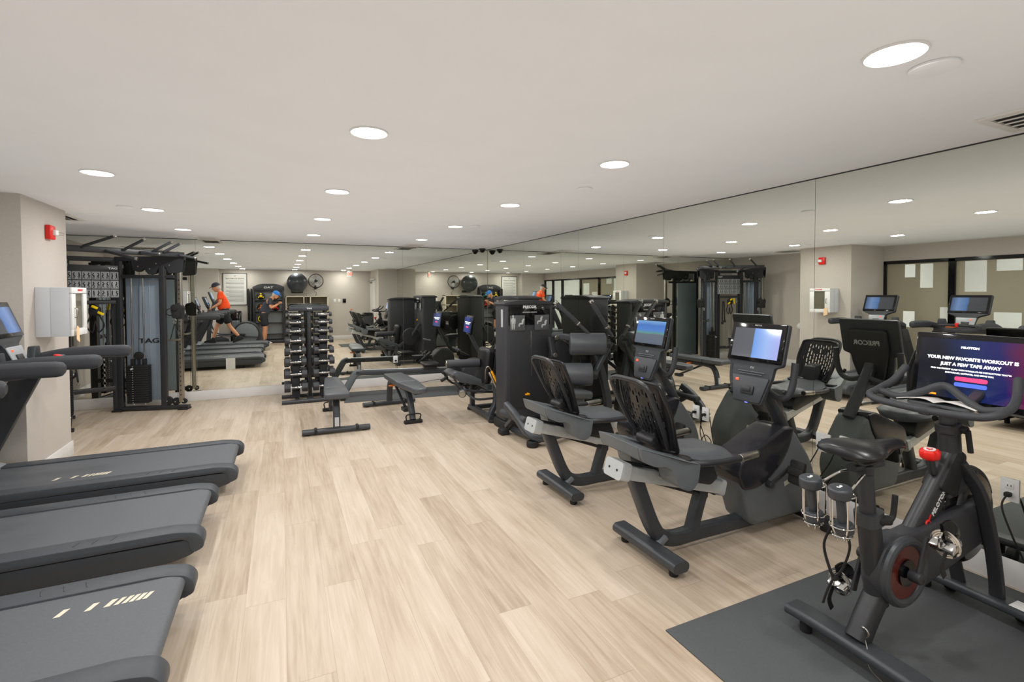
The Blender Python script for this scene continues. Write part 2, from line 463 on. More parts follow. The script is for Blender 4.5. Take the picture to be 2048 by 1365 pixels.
def glazing():
    # interior storefront : black frame, olive film with cut-outs, bright lobby behind
    ys = [YP0, 4.25, 3.05, 1.90, .62, -.10, -.76]
    for i in range(len(ys)-1):
        a, b = ys[i+1], ys[i]
        w_ = struct('window_%d' % (i+1), G().box((XL-.03, (a+b)/2, 2.065), (.07, b-a, .055)).box((XL-.03, (a+b)/2, .06), (.07, b-a, .12))
                    .box((XL-.03, b-.022 if i else b-.02, 1.04), (.07, .044 if i else .04, 2.08)).box((XL-.03, a+.022, 1.04), (.07, .044, 2.08)), 'glossblk')
        w_['kind'] = 'structure'
        obj('window_pane', G().box((XL-.045, (a+b)/2, 1.08), (.006, b-a-.08, 1.92)), 'glass', w_)
        if i < 3:
            # film sheet with rectangular holes, holes in (y from left edge b downwards, z) fractions
            holes = {0: [(.30, .47, 1.80, 2.02), (.55, .75, 1.62, 2.02), (.28, .47, .95, 1.22), (.86, 1.0, .95, 1.30)],
                     1: [(.10, .34, 1.55, 2.03), (.44, .70, 1.86, 2.03), (.42, .70, .95, 1.24), (.80, 1.0, .80, 1.30)],
                     2: [(.1, .4, .5, 1.6), (.55, .9, 1.2, 1.9)]}[i]
            A, B, Z0, Z1 = a+.04, b-.04, .12, 2.04
            yc = sorted({A, B, *[B-(B-A)*h[0] for h in holes], *[B-(B-A)*h[1] for h in holes]})
            zc = sorted({Z0, Z1, *[h[2] for h in holes], *[min(h[3], Z1) for h in holes]})
            g = G()
            for p in range(len(yc)-1):
                for q in range(len(zc)-1):
                    ym, zm = (yc[p]+yc[p+1])/2, (zc[q]+zc[q+1])/2
                    if any(B-(B-A)*h[1] < ym < B-(B-A)*h[0] and h[2] < zm < h[3] for h in holes): continue
                    g.box((XL-.039, ym, zm), (.004, yc[p+1]-yc[p], zc[q+1]-zc[q]))
            obj('privacy_film', g, 'film', w_)
    # lobby beyond
    struct('floor_lobby', G().box((-4.6, 2.1, -.05), (3.5, 7.6, .1)), 'shelf')
    struct('ceiling_lobby', G().box((-4.6, 2.1, 2.75), (3.5, 7.6, .1)), 'ceil')
    struct('wall_lobby', G().box((-6.35, 2.1, 1.35), (.1, 7.6, 2.7)).box((-4.6, -1.7, 1.35), (3.5, .1, 2.7)).box((-4.6, 5.95, 1.35), (3.5, .1, 2.7)), 'whitep')
    t = thing('lobby_light', 'bright panel light on the lobby ceiling beyond the windows', 'ceiling light', (-4.6, 2.1, 2.69))
    obj('panel', G().box((0, 0, 0), (1.2, 5.0, .02)), 'whitep', t)
    area_lamp('lobby_lamp', (0, 0, -.03), 1.1, 115, (.80, .87, 1), 'RECTANGLE', t, 4.8)
glazing()

def door():
    x = XS
    d = struct('door_1', G().box((x-.012, -.40, 1.0), (.03, .80, 2.0), bev=.004), 'door')
    g = G()
    for zc, h in ((.55, .75), (1.45, .75)):
        for dy, dz, sy, sz in ((0, h/2, .56, .02), (0, -h/2, .56, .02), (.28, 0, .02, h), (-.28, 0, .02, h)):
            g.box((x-.030, -.40+dy, zc+dz), (.01, sy, sz))
    obj('panel_moulding', g, 'door', d)
    obj('frame', G().box((x-.012, -.845, 1.03), (.04, .07, 2.06)).box((x-.012, .045, 1.03), (.04, .07, 2.06)).box((x-.012, -.40, 2.05), (.04, .96, .07)), 'base', d)
    obj('handle', G().cyl((x-.03, -.08, 1.0), (x-.09, -.08, 1.0), .012).rcyl((x-.085, -.08, 1.0), (x-.085, -.2, 1.0), .01), 'steel', d)
    obj('closer', G().box((x-.06, -.55, 1.95), (.06, .24, .05), bev=.006).rtube([(x-.07, -.5, 1.98), (x-.2, -.3, 1.98), (x-.05, -.12, 2.02)], .02, .01, .003), 'steel', d)
door()

# ------------------------------------------------------------------ ceiling fittings
def downlights():
    X = [1.905, .41, -1.09]; Y = [-.5674, 1.0028, 2.5726, 4.1424, 5.7122, 7.282]
    rown = ['right', 'middle', 'left']; nth = ['behind the camera', 'nearest the camera', 'second from the camera', 'third from the camera', 'fourth from the camera', 'nearest the back mirror']
    first = None
    for i, x in enumerate(X):
        for j, y in enumerate(Y):
            lb = 'round recessed downlight in the %s row of the ceiling, %s' % (rown[i], nth[j])
            if first is None:
                t = thing('ceiling_downlight', lb, 'ceiling light', (x, y, HC), 0, 'recessed downlights in the ceiling')
                obj('trim_ring', G().torus((0, 0, -.002), .088, .006, n=40), 'white', t)
                obj('diffuser', G().cyl((0, 0, -.001), (0, 0, -.004), .084, n=40), 'lens', t)
                first = t
            else:
                t = dup(first, (x, y, HC), label=lb)
                for c in list(t.children):
                    if c.type == 'LIGHT': bpy.data.objects.remove(c)
            area_lamp('downlight_lamp', (0, 0, -.006), .15, LAMP_W, parent=t)
downlights()
def ceiling_bits():
    for (x, y), lb in [((2.142, 1.001), 'flat round white cover plate on the ceiling right of the nearest right-row downlight'),
                       ((-1.291, 5.62), 'flat round white cover plate on the ceiling left of the left-row downlights'),
                       ((2.137, 3.267), 'flat round white cover plate on the ceiling between the second and third right-row downlights'),
                       ((2.109, 5.587), 'flat round white cover plate on the ceiling nearest the back mirror')]:
        solo('ceiling_cover_plate', G().rcyl((0, 0, -.012), (0, 0, 0), .075 if y < 2 else .06, .004, 36), 'ceil', lb, 'ceiling cover', (x, y, HC))
    def vent(x, y, w_, d, lb, rz=0):
        t = thing('ceiling_vent', lb, 'air vent', (x, y, HC), rz)
        g = G().box((0, d/2-.02, -.006), (w_, .04, .012), bev=.003).box((0, -d/2+.02, -.006), (w_, .04, .012), bev=.003).box((w_/2-.02, 0, -.006), (.04, d-.08, .011)).box((-w_/2+.02, 0, -.006), (.04, d-.08, .011))
        obj('frame', g, 'whitep', t)
        obj('backing', G().box((0, 0, -.001), (w_-.06, d-.06, .002)), 'rubber', t)
        g = G(); n = max(3, int((w_-.08)/.05))
        for k in range(n):
            xx = -w_/2+.05+(w_-.1)*k/(n-1); g.box((xx, 0, -.008), (.012, d-.07, .002), rot=(0, .2, 0))
        obj('louvre', g, 'whitep', t)
    vent(3.17, 1.02, .38, .42, 'square slatted white air vent in the ceiling beside the right mirror, nearest the camera')
    vent(2.0, 8.2, .45, .3, 'slatted white air vent in the ceiling above the rowing machine', PI/2)
    vent(-.95, 8.28, .45, .28, 'slatted white air vent in the ceiling beside the cable machine', PI/2)
    vent(-2.15, 6.6, .5, .5, 'square white air vent in the ceiling behind the left column')
    t = thing('security_camera', 'small black dome security camera on the ceiling in the mirrored corner', 'security camera', (3.28, 8.33, HC))
    obj('base', G().rcyl((0, 0, -.03), (0, 0, 0), .06, .008), 'black', t)
    obj('dome', G().sph((0, 0, -.035), (.045, .045, .04)), 'glossblk', t)
    t = thing('exit_sign', 'pinkish-white exit sign hung from the ceiling at the rear, seen in the back mirror', 'exit sign', (2.1, -.45, HC), math.radians(62))
    obj('mount', G().box((0, 0, -.02), (.12, .05, .04), bev=.005), 'white', t)
    obj('housing', G().box((0, 0, -.13), (.30, .03, .19), bev=.006), 'white', t)
    text('EXIT', .13, em('exit_red', 'e8604c', 1), t, (0, .017, -.13), (-1, 0, 0), (0, 0, 1), bold=.004)
ceiling_bits()

# ------------------------------------------------------------------ on the column
def column_items():
    t = thing('fire_alarm', 'red and white fire alarm strobe high on the left column', 'fire alarm', (XP, 5.73, 2.11))
    obj('body', G().box((.02, 0, 0), (.04, .115, .125), bev=.008), 'red', t)
    obj('strobe', G().box((.05, .02, 0), (.035, .07, .05), bev=.012), 'white', t)
    obj('wire_guard', G().tube([(.045, .02, .01), (.10, .05, .0), (.10, .05, -.015), (.045, .02, -.02)], .002, 6), 'steel', t)
    t = thing('defibrillator_cabinet', 'white wall cabinet with small glass door and paper tag on the left column', 'cabinet', (XP, 5.62, 1.2))
    g = G().box((.05, 0, .21), (.10, .36, .42), bev=.004)
    obj('recess_box', g, 'cabinet', t)
    obj('body', G().box((.1635, 0, .21), (.127, .36, .42), bev=.004), 'cabinet', t)
    d = obj('door', G().box((.236, 0, .395), (.016, .36, .05), bev=.002).box((.236, 0, .03), (.016, .36, .06), bev=.002).box((.236, -.135, .21), (.016, .09, .31), bev=.002).box((.236, .14, .21), (.016, .08, .31), bev=.002), 'white', t)
    obj('door_glass', G().box((.233, .005, .215), (.006, .20, .32)), 'glass', d)
    obj('handle', G().tube(sm([(.244, -.12, .24), (.262, -.12, .23), (.262, -.12, .17), (.244, -.12, .16)], 4), .005, 8), 'steel', d)
    text('EMERGENCY', .022, 'red', d, (.2445, .02, .397), (0, 1, 0), (0, 0, 1), bold=.0006)
    obj('red_case', G().box((.18, .03, .10), (.07, .17, .12), bev=.02), 'red', t)
    obj('backing', G().box((.226, .005, .215), (.003, .20, .31)), 'shelfin', t)
    solo('hanging_tag', G().prism(rpoly([(-.035, -.10), (.035, -.13), (.035, 0), (-.02, .02)], .012), 'x', .0, .002), 'tag', 'beige paper inspection tag hanging from the white wall cabinet', 'tag', (XP+.262, 5.50, 1.27))
column_items()

def outlet(loc, wall, lb, plate=(.075, .12)):
    """plate on a wall; wall 'r' faces -x, 'b' faces -y"""
    t = thing('wall_outlet', lb, 'wall outlet', loc, 0 if wall == 'r' else PI/2*3+PI)
    if wall == 'b': t.rotation_euler = (0, 0, PI/2)
    obj('plate', G().box((-.004, 0, 0), (.008, plate[0], plate[1]), bev=.003), 'white', t)
    for z in (.022, -.022):
        obj('socket', G().box((-.009, 0, z), (.004, .034, .03), bev=.004), 'white', t)
    obj('slots', G().box((-.0115, .007, .024), (.001, .003, .009)).box((-.0115, -.007, .024), (.001, .003, .009)).box((-.0115, .007, -.02), (.001, .003, .009)).box((-.0115, -.007, -.02), (.001, .003, .009)), 'rubber', t)
    return t
def cord(pts, lb, r=.004, plug=None):
    g = G().tube(sm(pts, 8), r, 8)
    if plug: g.box(plug, (.035, .026, .022), bev=.005)
    return solo('power_cord', g, 'rubber', lb, 'power cord')
outlet((XR, 1.245, .51), 'r', 'white wall outlet below the mirror beside the exercise bike with the big screen')
outlet((XR, 2.235, .49), 'r', 'large white outlet plate on the right mirror behind the nearer recumbent bike', (.10, .13))
outlet((XR, 2.085, .51), 'r', 'small white outlet plate on the right mirror just right of the large plate')
outlet((XR, 3.42, .455), 'r', 'white outlet plate on the right mirror with two plugs, left of its twin')
outlet((XR, 3.305, .455), 'r', 'white outlet plate on the right mirror, right of its twin behind the farther recumbent bike')
outlet((1.75, YB, .44), 'b', 'white outlet plate on the back mirror above the rowing machine rail')
cord([(XR-.03, 1.245, .49), (XR-.10, 1.24, .44), (XR-.09, 1.2, .3), (XR-.05, 1.17, .18), (XR-.08, 1.1, .03), (XR-.2, 1.02, .012)], 'black power cord hanging from the outlet nearest the camera', .0045, (XR-.025, 1.245, .49))
cord([(XR-.03, 2.235, .49), (XR-.1, 2.22, .44), (XR-.12, 2.26, .33), (XR-.06, 2.3, .2), (XR-.05, 2.2, .26), (XR-.07, 2.28, .12), (XR-.1, 2.25, .02)], 'black power cord looping from the large outlet plate to the nearer recumbent bike', .004, (XR-.025, 2.235, .49))
cord([(XR-.03, 3.42, .455), (XR-.08, 3.43, .40), (XR-.05, 3.42, .25), (XR-.07, 3.36, .12), (XR-.06, 3.30, .2), (XR-.07, 3.38, .24), (XR-.06, 3.42, .14), (XR-.09, 3.33, .04), (XR-.12, 3.4, .01)], 'black power cord coiled below the twin outlets behind the farther recumbent bike', .004, (XR-.025, 3.42, .455))
cord([(XR-.03, 3.305, .455), (XR-.06, 3.31, .38), (XR-.04, 3.26, .22), (XR-.06, 3.22, .1), (XR-.1, 3.2, .012)], 'black power cord dropping from the right-hand twin outlet', .004, (XR-.025, 3.305, .455))
cord([(1.75, YB-.03, .42), (1.76, YB-.06, .34), (1.8, YB-.05, .2), (1.9, YB-.06, .09), (2.15, YB-.1, .03), (2.5, YB-.08, .05), (2.75, YB-.15, .02)], 'black power cord running along the back baseboard to the rowing machine', .004, (1.75, YB-.025, .42))
# floor mats
solo('floor_mat', G().box((0, 0, .003), (1.85, .93, .006), bev=.002), 'mat', 'dark grey rubber mat under the exercise bike with the big screen', 'floor mat', (2.50, 1.275, .0005))
solo('floor_mat', G().box((0, 0, .003), (2.45, .78, .006), bev=.002), 'mat', 'long dark grey rubber mat under the rowing machine', 'floor mat', (2.05, 7.66, .0005), rz=math.radians(-6))

# ------------------------------------------------------------------ treadmills  (local +x = rear of the belt)
def make_treadmill(label, scr):
    t = thing('treadmill', label, 'treadmill', group='treadmills along the windows')
    for s in (1, -1):
        # side rail : flat foot rail whose end curls down past the belt roller
        prof = rpoly([(-.90, .235), (.90, .235), (1.0, .215), (1.035, .17), (1.03, .12), (.985, .10), (.965, .12), (.96, .165), (.93, .185), (-.9, .175)], [.01, .06, .04, .03, .015, .015, .01, .01, .02, .01])
        obj('foot_rail', G().prism([(x, z) for x, z in prof], 'y', s*.285, s*.405, .012), 'tmrail', t)
        obj('side_skirt', G().prism(rpoly([(-.9, .178), (.97, .178), (1.02, .15), (.985, .095), (.88, .065), (-.9, .065)], [.005, .02, .04, .05, .06, .01]), 'y', s*.30, s*.400, .012), 'tmlow', t)
        # upright leaning forward at its foot
        up = obj('upright', G().prism(rpoly([(-.93, .16), (-.72, .16), (-.34, .98), (-.52, .98)], .03), 'y', s*.33, s*.385, .012), 'shroud', t)
        hr = sm([(-.50, s*.34, 1.03), (-.30, s*.365, 1.07), (-.10, s*.375, 1.085), (.16, s*.375, 1.085)], 5)
        hr += [V(.19, s*.375, 1.085), V(.205, s*.375, 1.084)]
        n = len(hr); sc = [1.0]*n; sc[0] = .7; sc[-2] = .85; sc[-1] = .45
        for k in range(1, 8): sc[k] = .7+.3*k/8
        prof = rprof(.072, .10, .034, 4)
        obj('handrail', G().sweep(hr, prof, scales=sc), 'foam', t)
    obj('running_belt', G().prism(rpoly([(-.75, .225), (.93, .225), (.985, .21), (1.0, .185), (.985, .16), (.93, .15), (-.75, .15)], [.005, .02, .02, .02, .02, .02, .005]), 'y', -.283, .283), 'belt', t)
    for dx in (.45, .53, .61):
        for s in (1, -1):
            obj('grip_notch', G().box((dx, s*.345, .2355), (.006, .05, .003), rot=(0, 0, s*.3), bev=.001), 'tmlow', t)
    obj('motor_cover', G().prism(rpoly([(-.95, .06), (-.95, .20), (-.90, .27), (-.72, .285), (-.60, .235), (-.60, .06)], [.02, .06, .05, .06, .02, .01]), 'y', -.40, .40, .02), 'lgrey', t)
    obj('base_frame', G().box((-.2, 0, .10), (1.5, .56, .06)).box((-.85, 0, .04), (.12, .7, .06)), 'black', t)
    for s in (1, -1):
        obj('foot', G().rcyl((.6, s*.34, .0), (.6, s*.34, .075), .025, .004), 'rubber', t)
        obj('transport_wheel', G().rcyl((-.88, s*.30, .032), (-.88, s*.36, .032), .032, .005), 'rubber', t)
    # dash with cup holders
    obj('dash', G().prism(rpoly([(-.54, -.36), (-.54, .36), (-.30, .35), (-.16, .15), (-.16, -.15), (-.30, -.35)], .04), 'z', .975, 1.04, .012), 'shroud', t)
    obj('dash_bar', G().tube(sm([(-.30, -.36, 1.05), (-.19, -.2, 1.075), (-.16, 0, 1.085), (-.19, .2, 1.075), (-.30, .36, 1.05)], 4), .02, 10), 'black', t)
    obj('speed_pad', G().box((-.20, .09, 1.052), (.06, .10, .012), bev=.004), 'orange', t)
    obj('stop_button', G().rcyl((-.165, 0, 1.06), (-.155, 0, 1.112), .024, .008), 'red', t)
    for s in (1, -1):
        # flared device holders either side
        obj('device_holder', G().prism(rpoly([(s*.20, 1.03), (s*.33, 1.03), (s*.315, 1.16), (s*.235, 1.16)], .015), 'x', -.41, -.36, .006).xf(Matrix.Rotation(0, 4, 'Z')), 'frame', t)
    ck = Matrix.Translation((-.37, 0, 1.03)) @ Matrix.Rotation(math.radians(-20), 4, 'Y')
    g = G().prism(rpoly([(-.085, 0), (.085, 0), (.12, .17), (.24, .22), (.24, .50), (-.24, .50), (-.24, .22), (-.12, .17)], [.02, .02, .02, .02, .02, .02, .02, .02]), 'x', -.03, .015, .008)
    obj('console', g.xf(ck), 'frame', t)
    obj('console_face', G().prism(rpoly([(-.10, .025), (.10, .025), (.12, .155), (-.12, .155)], .015), 'x', .016, .026, .004).xf(ck), 'lgrey', t)
    obj('control_pad', G().box((.03, 0, .07), (.012, .09, .045), bev=.005).xf(ck), 'black', t)
    obj('status_light', G().box((.028, -.06, .125), (.006, .022, .016), bev=.002).xf(ck), 'redlight', t)
    sb = obj('screen_bezel', G().box((.02, 0, .36), (.014, .465, .27), bev=.006).xf(ck), 'glossblk', t)
    obj('screen', G().box((.0275, 0, .355), (.002, .405, .20)).xf(ck), scr, sb)
    obj('mast', G().prism(rpoly([(-.45, .96), (-.34, .96), (-.40, 1.16), (-.47, 1.14)], .02), 'y', -.09, .09, .02), 'shroud', t)
    return t
scrA = screen_mat('screen_sky', [(0, 'a8c8ee'), (.45, '9dbdea'), (.50, '4f7fb0'), (1, '6b7078')], 1, 1.0, wobble=.1)
scrT = screen_mat('treadmill_screen', [(0, '4a4d52'), (.50, '50545c'), (.54, '5c8ad0'), (.8, '86a8e4'), (1, '4e6a9a')], 1, .7, wobble=.05)
scrB = screen_mat('screen_split', [(0, 'a9b0f0'), (.25, '9fbcf4'), (.54, '6fa0ea'), (.56, '5a5c63'), (1, '55585e')], 1, 1.0, wobble=.02)
scrC = screen_mat('screen_blue', [(0, '5c6878'), (.42, '62707e'), (.46, '5d9c88'), (.58, '4a86d8'), (.8, '3f78cc'), (1, '7db2e6')], 2, .85, wobble=.08)
TY = [4.77, 3.66, 2.49, 1.32]
tm = make_treadmill('black treadmill farthest from the camera, beside the left column', scrT)
tm.location = (-1.36, TY[0], 0)
dup(tm, (-1.45, TY[1], 0), label='black treadmill second from the left column')
dup(tm, (-1.43, TY[2], 0), label='black treadmill third from the left column, low in the left corner of the view')
dup(tm, (-1.36, TY[3], 0), label='black treadmill walked on by the person in the orange shirt')
def belt_logo(x, y, k, tgt, lb):
    for dx in (0, .10, .165, .20, .228, .252, .276, .30):
        w_ = .022 if dx < .17 else .017
        g = G().prism([(x+dx*k, y-.026), (x+(dx+w_)*k, y-.026), (x+(dx+w_+.02)*k, y+.026), (x+(dx+.02)*k, y+.026)], 'z', .2255, .2262)
        o = obj('belt_stripe', g, 'shelf', tgt, label='pale painted stripe')
tms = [o for o in COL.objects if o.name.startswith('treadmill') and o.parent is None]
tms.sort(key=lambda o: -o.location.y)
belt_logo(.56, .15, 1.0, tms[2], ''); belt_logo(-.15, -.165, 1.0, tms[0], '')
solo('paper_notice', G().box((0, 0, 0), (.17, .002, .23)), 'paper', 'white paper notice on the side of the treadmill beside the left column', 'notice', (-.98, TY[0]+.4065, .115))

# ------------------------------------------------------------------ recumbent bikes  (local +x = front, towards the mirror)
def make_bike(label, scr):
    t = thing('recumbent_bike', label, 'exercise bike', group='recumbent bikes facing the right mirror')
    # frame
    obj('rear_foot_bar', G().sweep([(-.67, -.27, .07), (-.67, .27, .07)], rprof(.11, .06, .028, 5)), 'frame', t)
    for s in (1, -1): obj('rubber_foot', G().rcyl((-.67, s*.21, 0), (-.67, s*.21, .045), .026, .004), 'rubber', t)
    obj('foot_bracket', G().box((-.60, 0, .105), (.06, .12, .03), rot=(0, -.6, 0), bev=.003), 'grey', t)
    pts = sm([(-.775, 0, .50), (-.72, 0, .36), (-.645, 0, .19), (-.58, 0, .11), (-.48, 0, .075), (-.30, 0, .075), (.2, 0, .07), (.62, 0, .07)], 5)
    obj('main_beam', G().rtube(pts, .075, .085, .02), 'frame', t)
    obj('seat_strut', G().rtube([(-.345, 0, .07), (-.295, 0, .22), (-.25, 0, .34)], .07, .075, .018), 'frame', t)
    obj('front_foot_bar', G().sweep([(.62, -.26, .05), (.62, .26, .05)], rprof(.10, .06, .028, 5)).box((.62, -.25, .03), (.13, .07, .06), bev=.012).box((.62, .25, .03), (.13, .07, .06), bev=.012), 'rubber', t)
    # inclined silver seat rail
    a, b = V(-.885, 0, .555), V(-.15, 0, .345)
    rl = obj('seat_rail', G().rtube([a, b], .15, .075, .006), 'alu', t)
    obj('rail_groove', G().rtube([a+V(.02, .03, .041), b+V(-.02, .03, .041)], .02, .006, .002).rtube([a+V(.02, -.03, .041), b+V(-.02, -.03, .041)], .02, .006, .002), 'black', rl)
    d = (b-a).normalized()
    for p, q in ((a-d*.035, a+d*.03), (b-d*.015, b+d*.02)):
        e = obj('rail_end_cap', G().rtube([p, q], .158, .10, .02), 'silver', rl)
    obj('cap_screws', G().cyl(a-d*.037+V(0, .035, 0), a-d*.034+V(0, .035, 0), .007).cyl(a-d*.037+V(0, -.035, 0), a-d*.034+V(0, -.035, 0), .007), 'black', rl)
    obj('belly_bar', G().rtube([a+V(.10, 0, -.055), b+V(-.08, 0, -.055)], .06, .02, .005), 'black', t)
    # carriage
    obj('carriage', G().prism(rpoly([(-.66, .50), (-.62, .60), (-.25, .54), (-.20, .42), (-.26, .385)], .02), 'y', -.085, .085, .01), 'black', t)
    # seat pan
    sp = []
    for i, (x, wd, z) in enumerate([(-.60, .10, .63), (-.585, .17, .635), (-.52, .20, .62), (-.42, .215, .60), (-.30, .215, .59), (-.20, .195, .585), (-.14, .14, .565), (-.125, .08, .555)]):
        sp.append([V(x, y, z+dz) for y, dz in [(k*wd/6, .03-.045*abs(k/6)**3+.012*abs(k/6)) for k in range(-6, 7)] + [(k*wd/6*.94, -.035+.01*abs(k/6)) for k in range(6, -7, -1)]])
    g = G(); g.ring_sweep(sp); obj('seat', g, 'vinyl', t, 60)
    # perforated backrest : a leaning shell with slots and a tubular rim
    bm_ = Matrix.Translation((-.575, 0, .645)) @ Matrix.Rotation(math.radians(-21), 4, 'Y')
    def bx(y, z): return -.050*(1-(y/.21)**2)+.012-.018*math.sin(z/.45*PI)
    def hw(z):
        u = z/.45; return .155+.05*math.sin(min(1, u*1.25)*PI/2) - .035*max(0, u-.55)/.45
    g = G(); NR, NC = 30, 27
    grid = [[None]*(NC+1) for _ in range(NR+1)]
    for i in range(NR+1):
        z = .02+.425*i/NR
        for j in range(NC+1):
            f_ = -1+2*j/NC; y = f_*hw(z)
            z2 = z
            if i > NR-4: z2 = z-.02*(abs(f_)**4)*(i-NR+4)/4*1.2
            grid[i][j] = V(bx(y, z), y, z2)
    def hole(i, j):
        if i < 3 or i > NR-4 or j < 3 or j > NC-4: return False
        f_ = abs(-1+2*(j+.5)/NC)
        if j % 2 == 0: return False
        k = (i+(j//2 % 2)*2) % 4
        if k == 0: return False
        if 20 <= i <= 23 and f_ < .55 - (23-i)*.1 and f_ > .0: return i in (22,) and False
        return True
    for off in (0, 1):
        vs = [[g.bm.verts.new(p+V(-.008*off, 0, 0)) for p in row] for row in grid]
        for i in range(NR):
            for j in range(NC):
                if hole(i, j): continue
                q = (vs[i][j], vs[i][j+1], vs[i+1][j+1], vs[i+1][j])
                g.bm.faces.new(q if off == 0 else q[::-1])
    g.xf(bm_); obj('backrest', g, 'vinylb', t, 60)
    rim = [grid[i][0] for i in range(0, NR+1, 3)] + [grid[NR][j] for j in range(3, NC-1, 3)] + [grid[NR-i][NC] for i in range(0, NR+1, 3)] + [grid[0][NC-j] for j in range(3, NC-1, 3)]
    rim = [p+V(-.006, 0, 0) for p in rim]
    obj('backrest_rim', G().tube(sm(rim, 2, True), .013, 10, closed=True, up=(1, 0, 0)).xf(bm_), 'vinylb', t)
    # handle hoop behind the backrest
    hp = sm([(-.62, -.11, .66), (-.70, -.15, .80), (-.80, -.165, 1.0), (-.825, -.12, 1.055), (-.83, 0, 1.065), (-.825, .12, 1.055), (-.80, .165, 1.0), (-.70, .15, .80), (-.62, .11, .66)], 5)
    obj('rear_hoop', G().tube(hp, .014, 10, up=(1, 0, 0)), 'black', t)
    obj('back_bracket', G().prism(rpoly([(-.66, .55), (-.54, .55), (-.57, .80), (-.68, .82)], .02), 'y', -.06, .06, .01).rcyl((-.68, -.07, .70), (-.68, .07, .70), .03, .01), 'black', t)
    # grip bars and moulded side tray with cup holders
    for s in (1, -1):
        hb = sm([(-.60, s*.14, .575), (-.50, s*.235, .60), (-.36, s*.265, .60), (-.20, s*.27, .605)], 5)
        obj('grip_bar', G().tube(hb, .019, 12), 'black', t)
        obj('pulse_grip', G().rcyl((-.235, s*.27, .604), (-.10, s*.27, .61), .0215, .004), 'steel', t)
        obj('grip_cap', G().rcyl((-.10, s*.27, .61), (-.085, s*.27, .611), .022, .006), 'rubber', t)
        # moulded side tray : deep bin at the back, bucket at the front
        prof2 = rpoly([(-.885, .725), (-.865, .645), (-.79, .615), (-.745, .62), (-.71, .595), (-.685, .50), (-.60, .475), (-.555, .515), (-.54, .615), (-.67, .655)], [.006, .03, .03, .03, .03, .04, .04, .03, .01, .05])
        g = G().prism(prof2, 'y', s*.125, s*.275, .022, 3)
        for v_ in g.bm.verts:
            if abs(v_.co.y) > .15: v_.co.y *= 1-.30*max(0, min(1, (-v_.co.x-.64)/.22))
        obj('side_tray', g, 'rbshell', t)
        g = G(); pr = [(-.61+.058*math.cos(a_), s*.205+.060*math.sin(a_)) for a_ in [2*PI*k/24 for k in range(24)]]
        g.torus((-.61, s*.20, .636), .05, .007, 'z', 28, 8).cyl((-.61, s*.20, .58), (-.61, s*.20, .638), .046, n=24)
        obj('cup_well', g, 'rubber', t, 50)
    obj('rear_bin', G().prism(rpoly([(-.89, .73), (-.87, .65), (-.80, .62), (-.74, .64), (-.74, .68)], .012), 'y', -.17, .17, .012), 'rbshell', t)
    # drive housing
    side = rpoly([(.06, .10), (-.02, .33), (-.045, .43), (-.01, .50), (.36, .655), (.47, .64), (.64, .42), (.69, .28), (.64, .10), (.56, .075), (.10, .07)], [.03, .05, .06, .06, .05, .05, .06, .05, .04, .03, .02])
    obj('drive_housing', G().prism(side, 'y', -.108, .108, .03, 3), 'rbshell', t)
    top = rpoly([(-.005, .31), (-.055, .42), (-.022, .515), (.36, .672), (.46, .66), (.40, .50), (.26, .37), (.12, .31)], [.03, .06, .06, .06, .03, .08, .1, .05])
    obj('dark_cowl', G().prism(top, 'y', -.114, .114, .03, 3), 'rbdark', t)
    for s in (1, -1):
        obj('label_plate', G().sweep([(.36, s*.110, .30), (.46, s*.110, .325)], rprof(.004, .03, .0018)), 'dial', t)
        ca = math.radians(42 if s < 0 else 222); cx, cz = .20, .33
        px, pz = cx+.165*math.cos(ca), cz+.165*math.sin(ca)
        if s > 0: px, pz = cx-.15, cz-.075
        else: px, pz = cx+.15, cz+.075
        cr = obj('crank_arm', G().rtube([(cx, s*.135, cz), (px, s*.14, pz)], .028, .012, .005, up=(0, 1, 0)).rcyl((cx, s*.10, cz), (cx, s*.15, cz), .022, .004), 'black', t)
        obj('pedal', G().box((px, s*.205, pz), (.035, .10, .15), rot=(0, .2, 0), bev=.014).box((px-.02, s*.205, pz+.01), (.02, .105, .05), rot=(0, .2, 0), bev=.008), 'rubber', cr)
    # mast, console, hand hoop
    obj('mast', G().rtube(sm([(.50, 0, .62), (.40, 0, .76), (.27, 0, .93), (.23, 0, 1.0)], 4), .075, .06, .02), 'frame', t)
    for s in (1, -1):
        hb = sm([(.30, s*.03, .90), (.28, s*.12, .875), (.26, s*.195, .895), (.27, s*.225, .97), (.29, s*.228, 1.11)], 6)
        obj('front_handle', G().tube(hb, .021, 12), 'foam', t)
        obj('shift_button', G().rcyl((.25, s*.19, .915), (.23, s*.19, .935), .012, .004), 'black', t)
    ck = Matrix.Translation((.145, 0, .83)) @ Matrix.Rotation(math.radians(14), 4, 'Y')
    g = G().prism(rpoly([(-.105, 0), (.105, 0), (.15, .18), (.155, .245), (.21, .265), (.21, .53), (-.21, .53), (-.21, .265), (-.155, .245), (-.15, .18)], [.015]*10), 'x', -.012, .018, .006)
    obj('console', g.xf(ck), 'frame', t)
    obj('console_back', G().prism(rpoly([(-.08, .05), (.08, .05), (.14, .30), (.14, .46), (-.14, .46), (-.14, .30)], .03), 'x', .018, .06, .015).xf(ck), 'black', t)
    obj('console_face', G().prism(rpoly([(-.098, .01), (.098, .01), (.14, .175), (-.14, .175)], .012), 'x', -.022, -.012, .004).xf(ck), 'frame', t)
    obj('slot_strip', G().box((-.018, 0, .205), (.006, .20, .006), rot=(0, 0, 0), bev=.002).box((-.018, -.0, .19), (.006, .17, .005), bev=.002).xf(ck), 'rbshell', t)
    obj('control_pad', G().box((-.026, .0, .085), (.014, .095, .055), bev=.006).box((-.034, 0, .09), (.01, .06, .03), bev=.004).xf(ck), 'black', t)
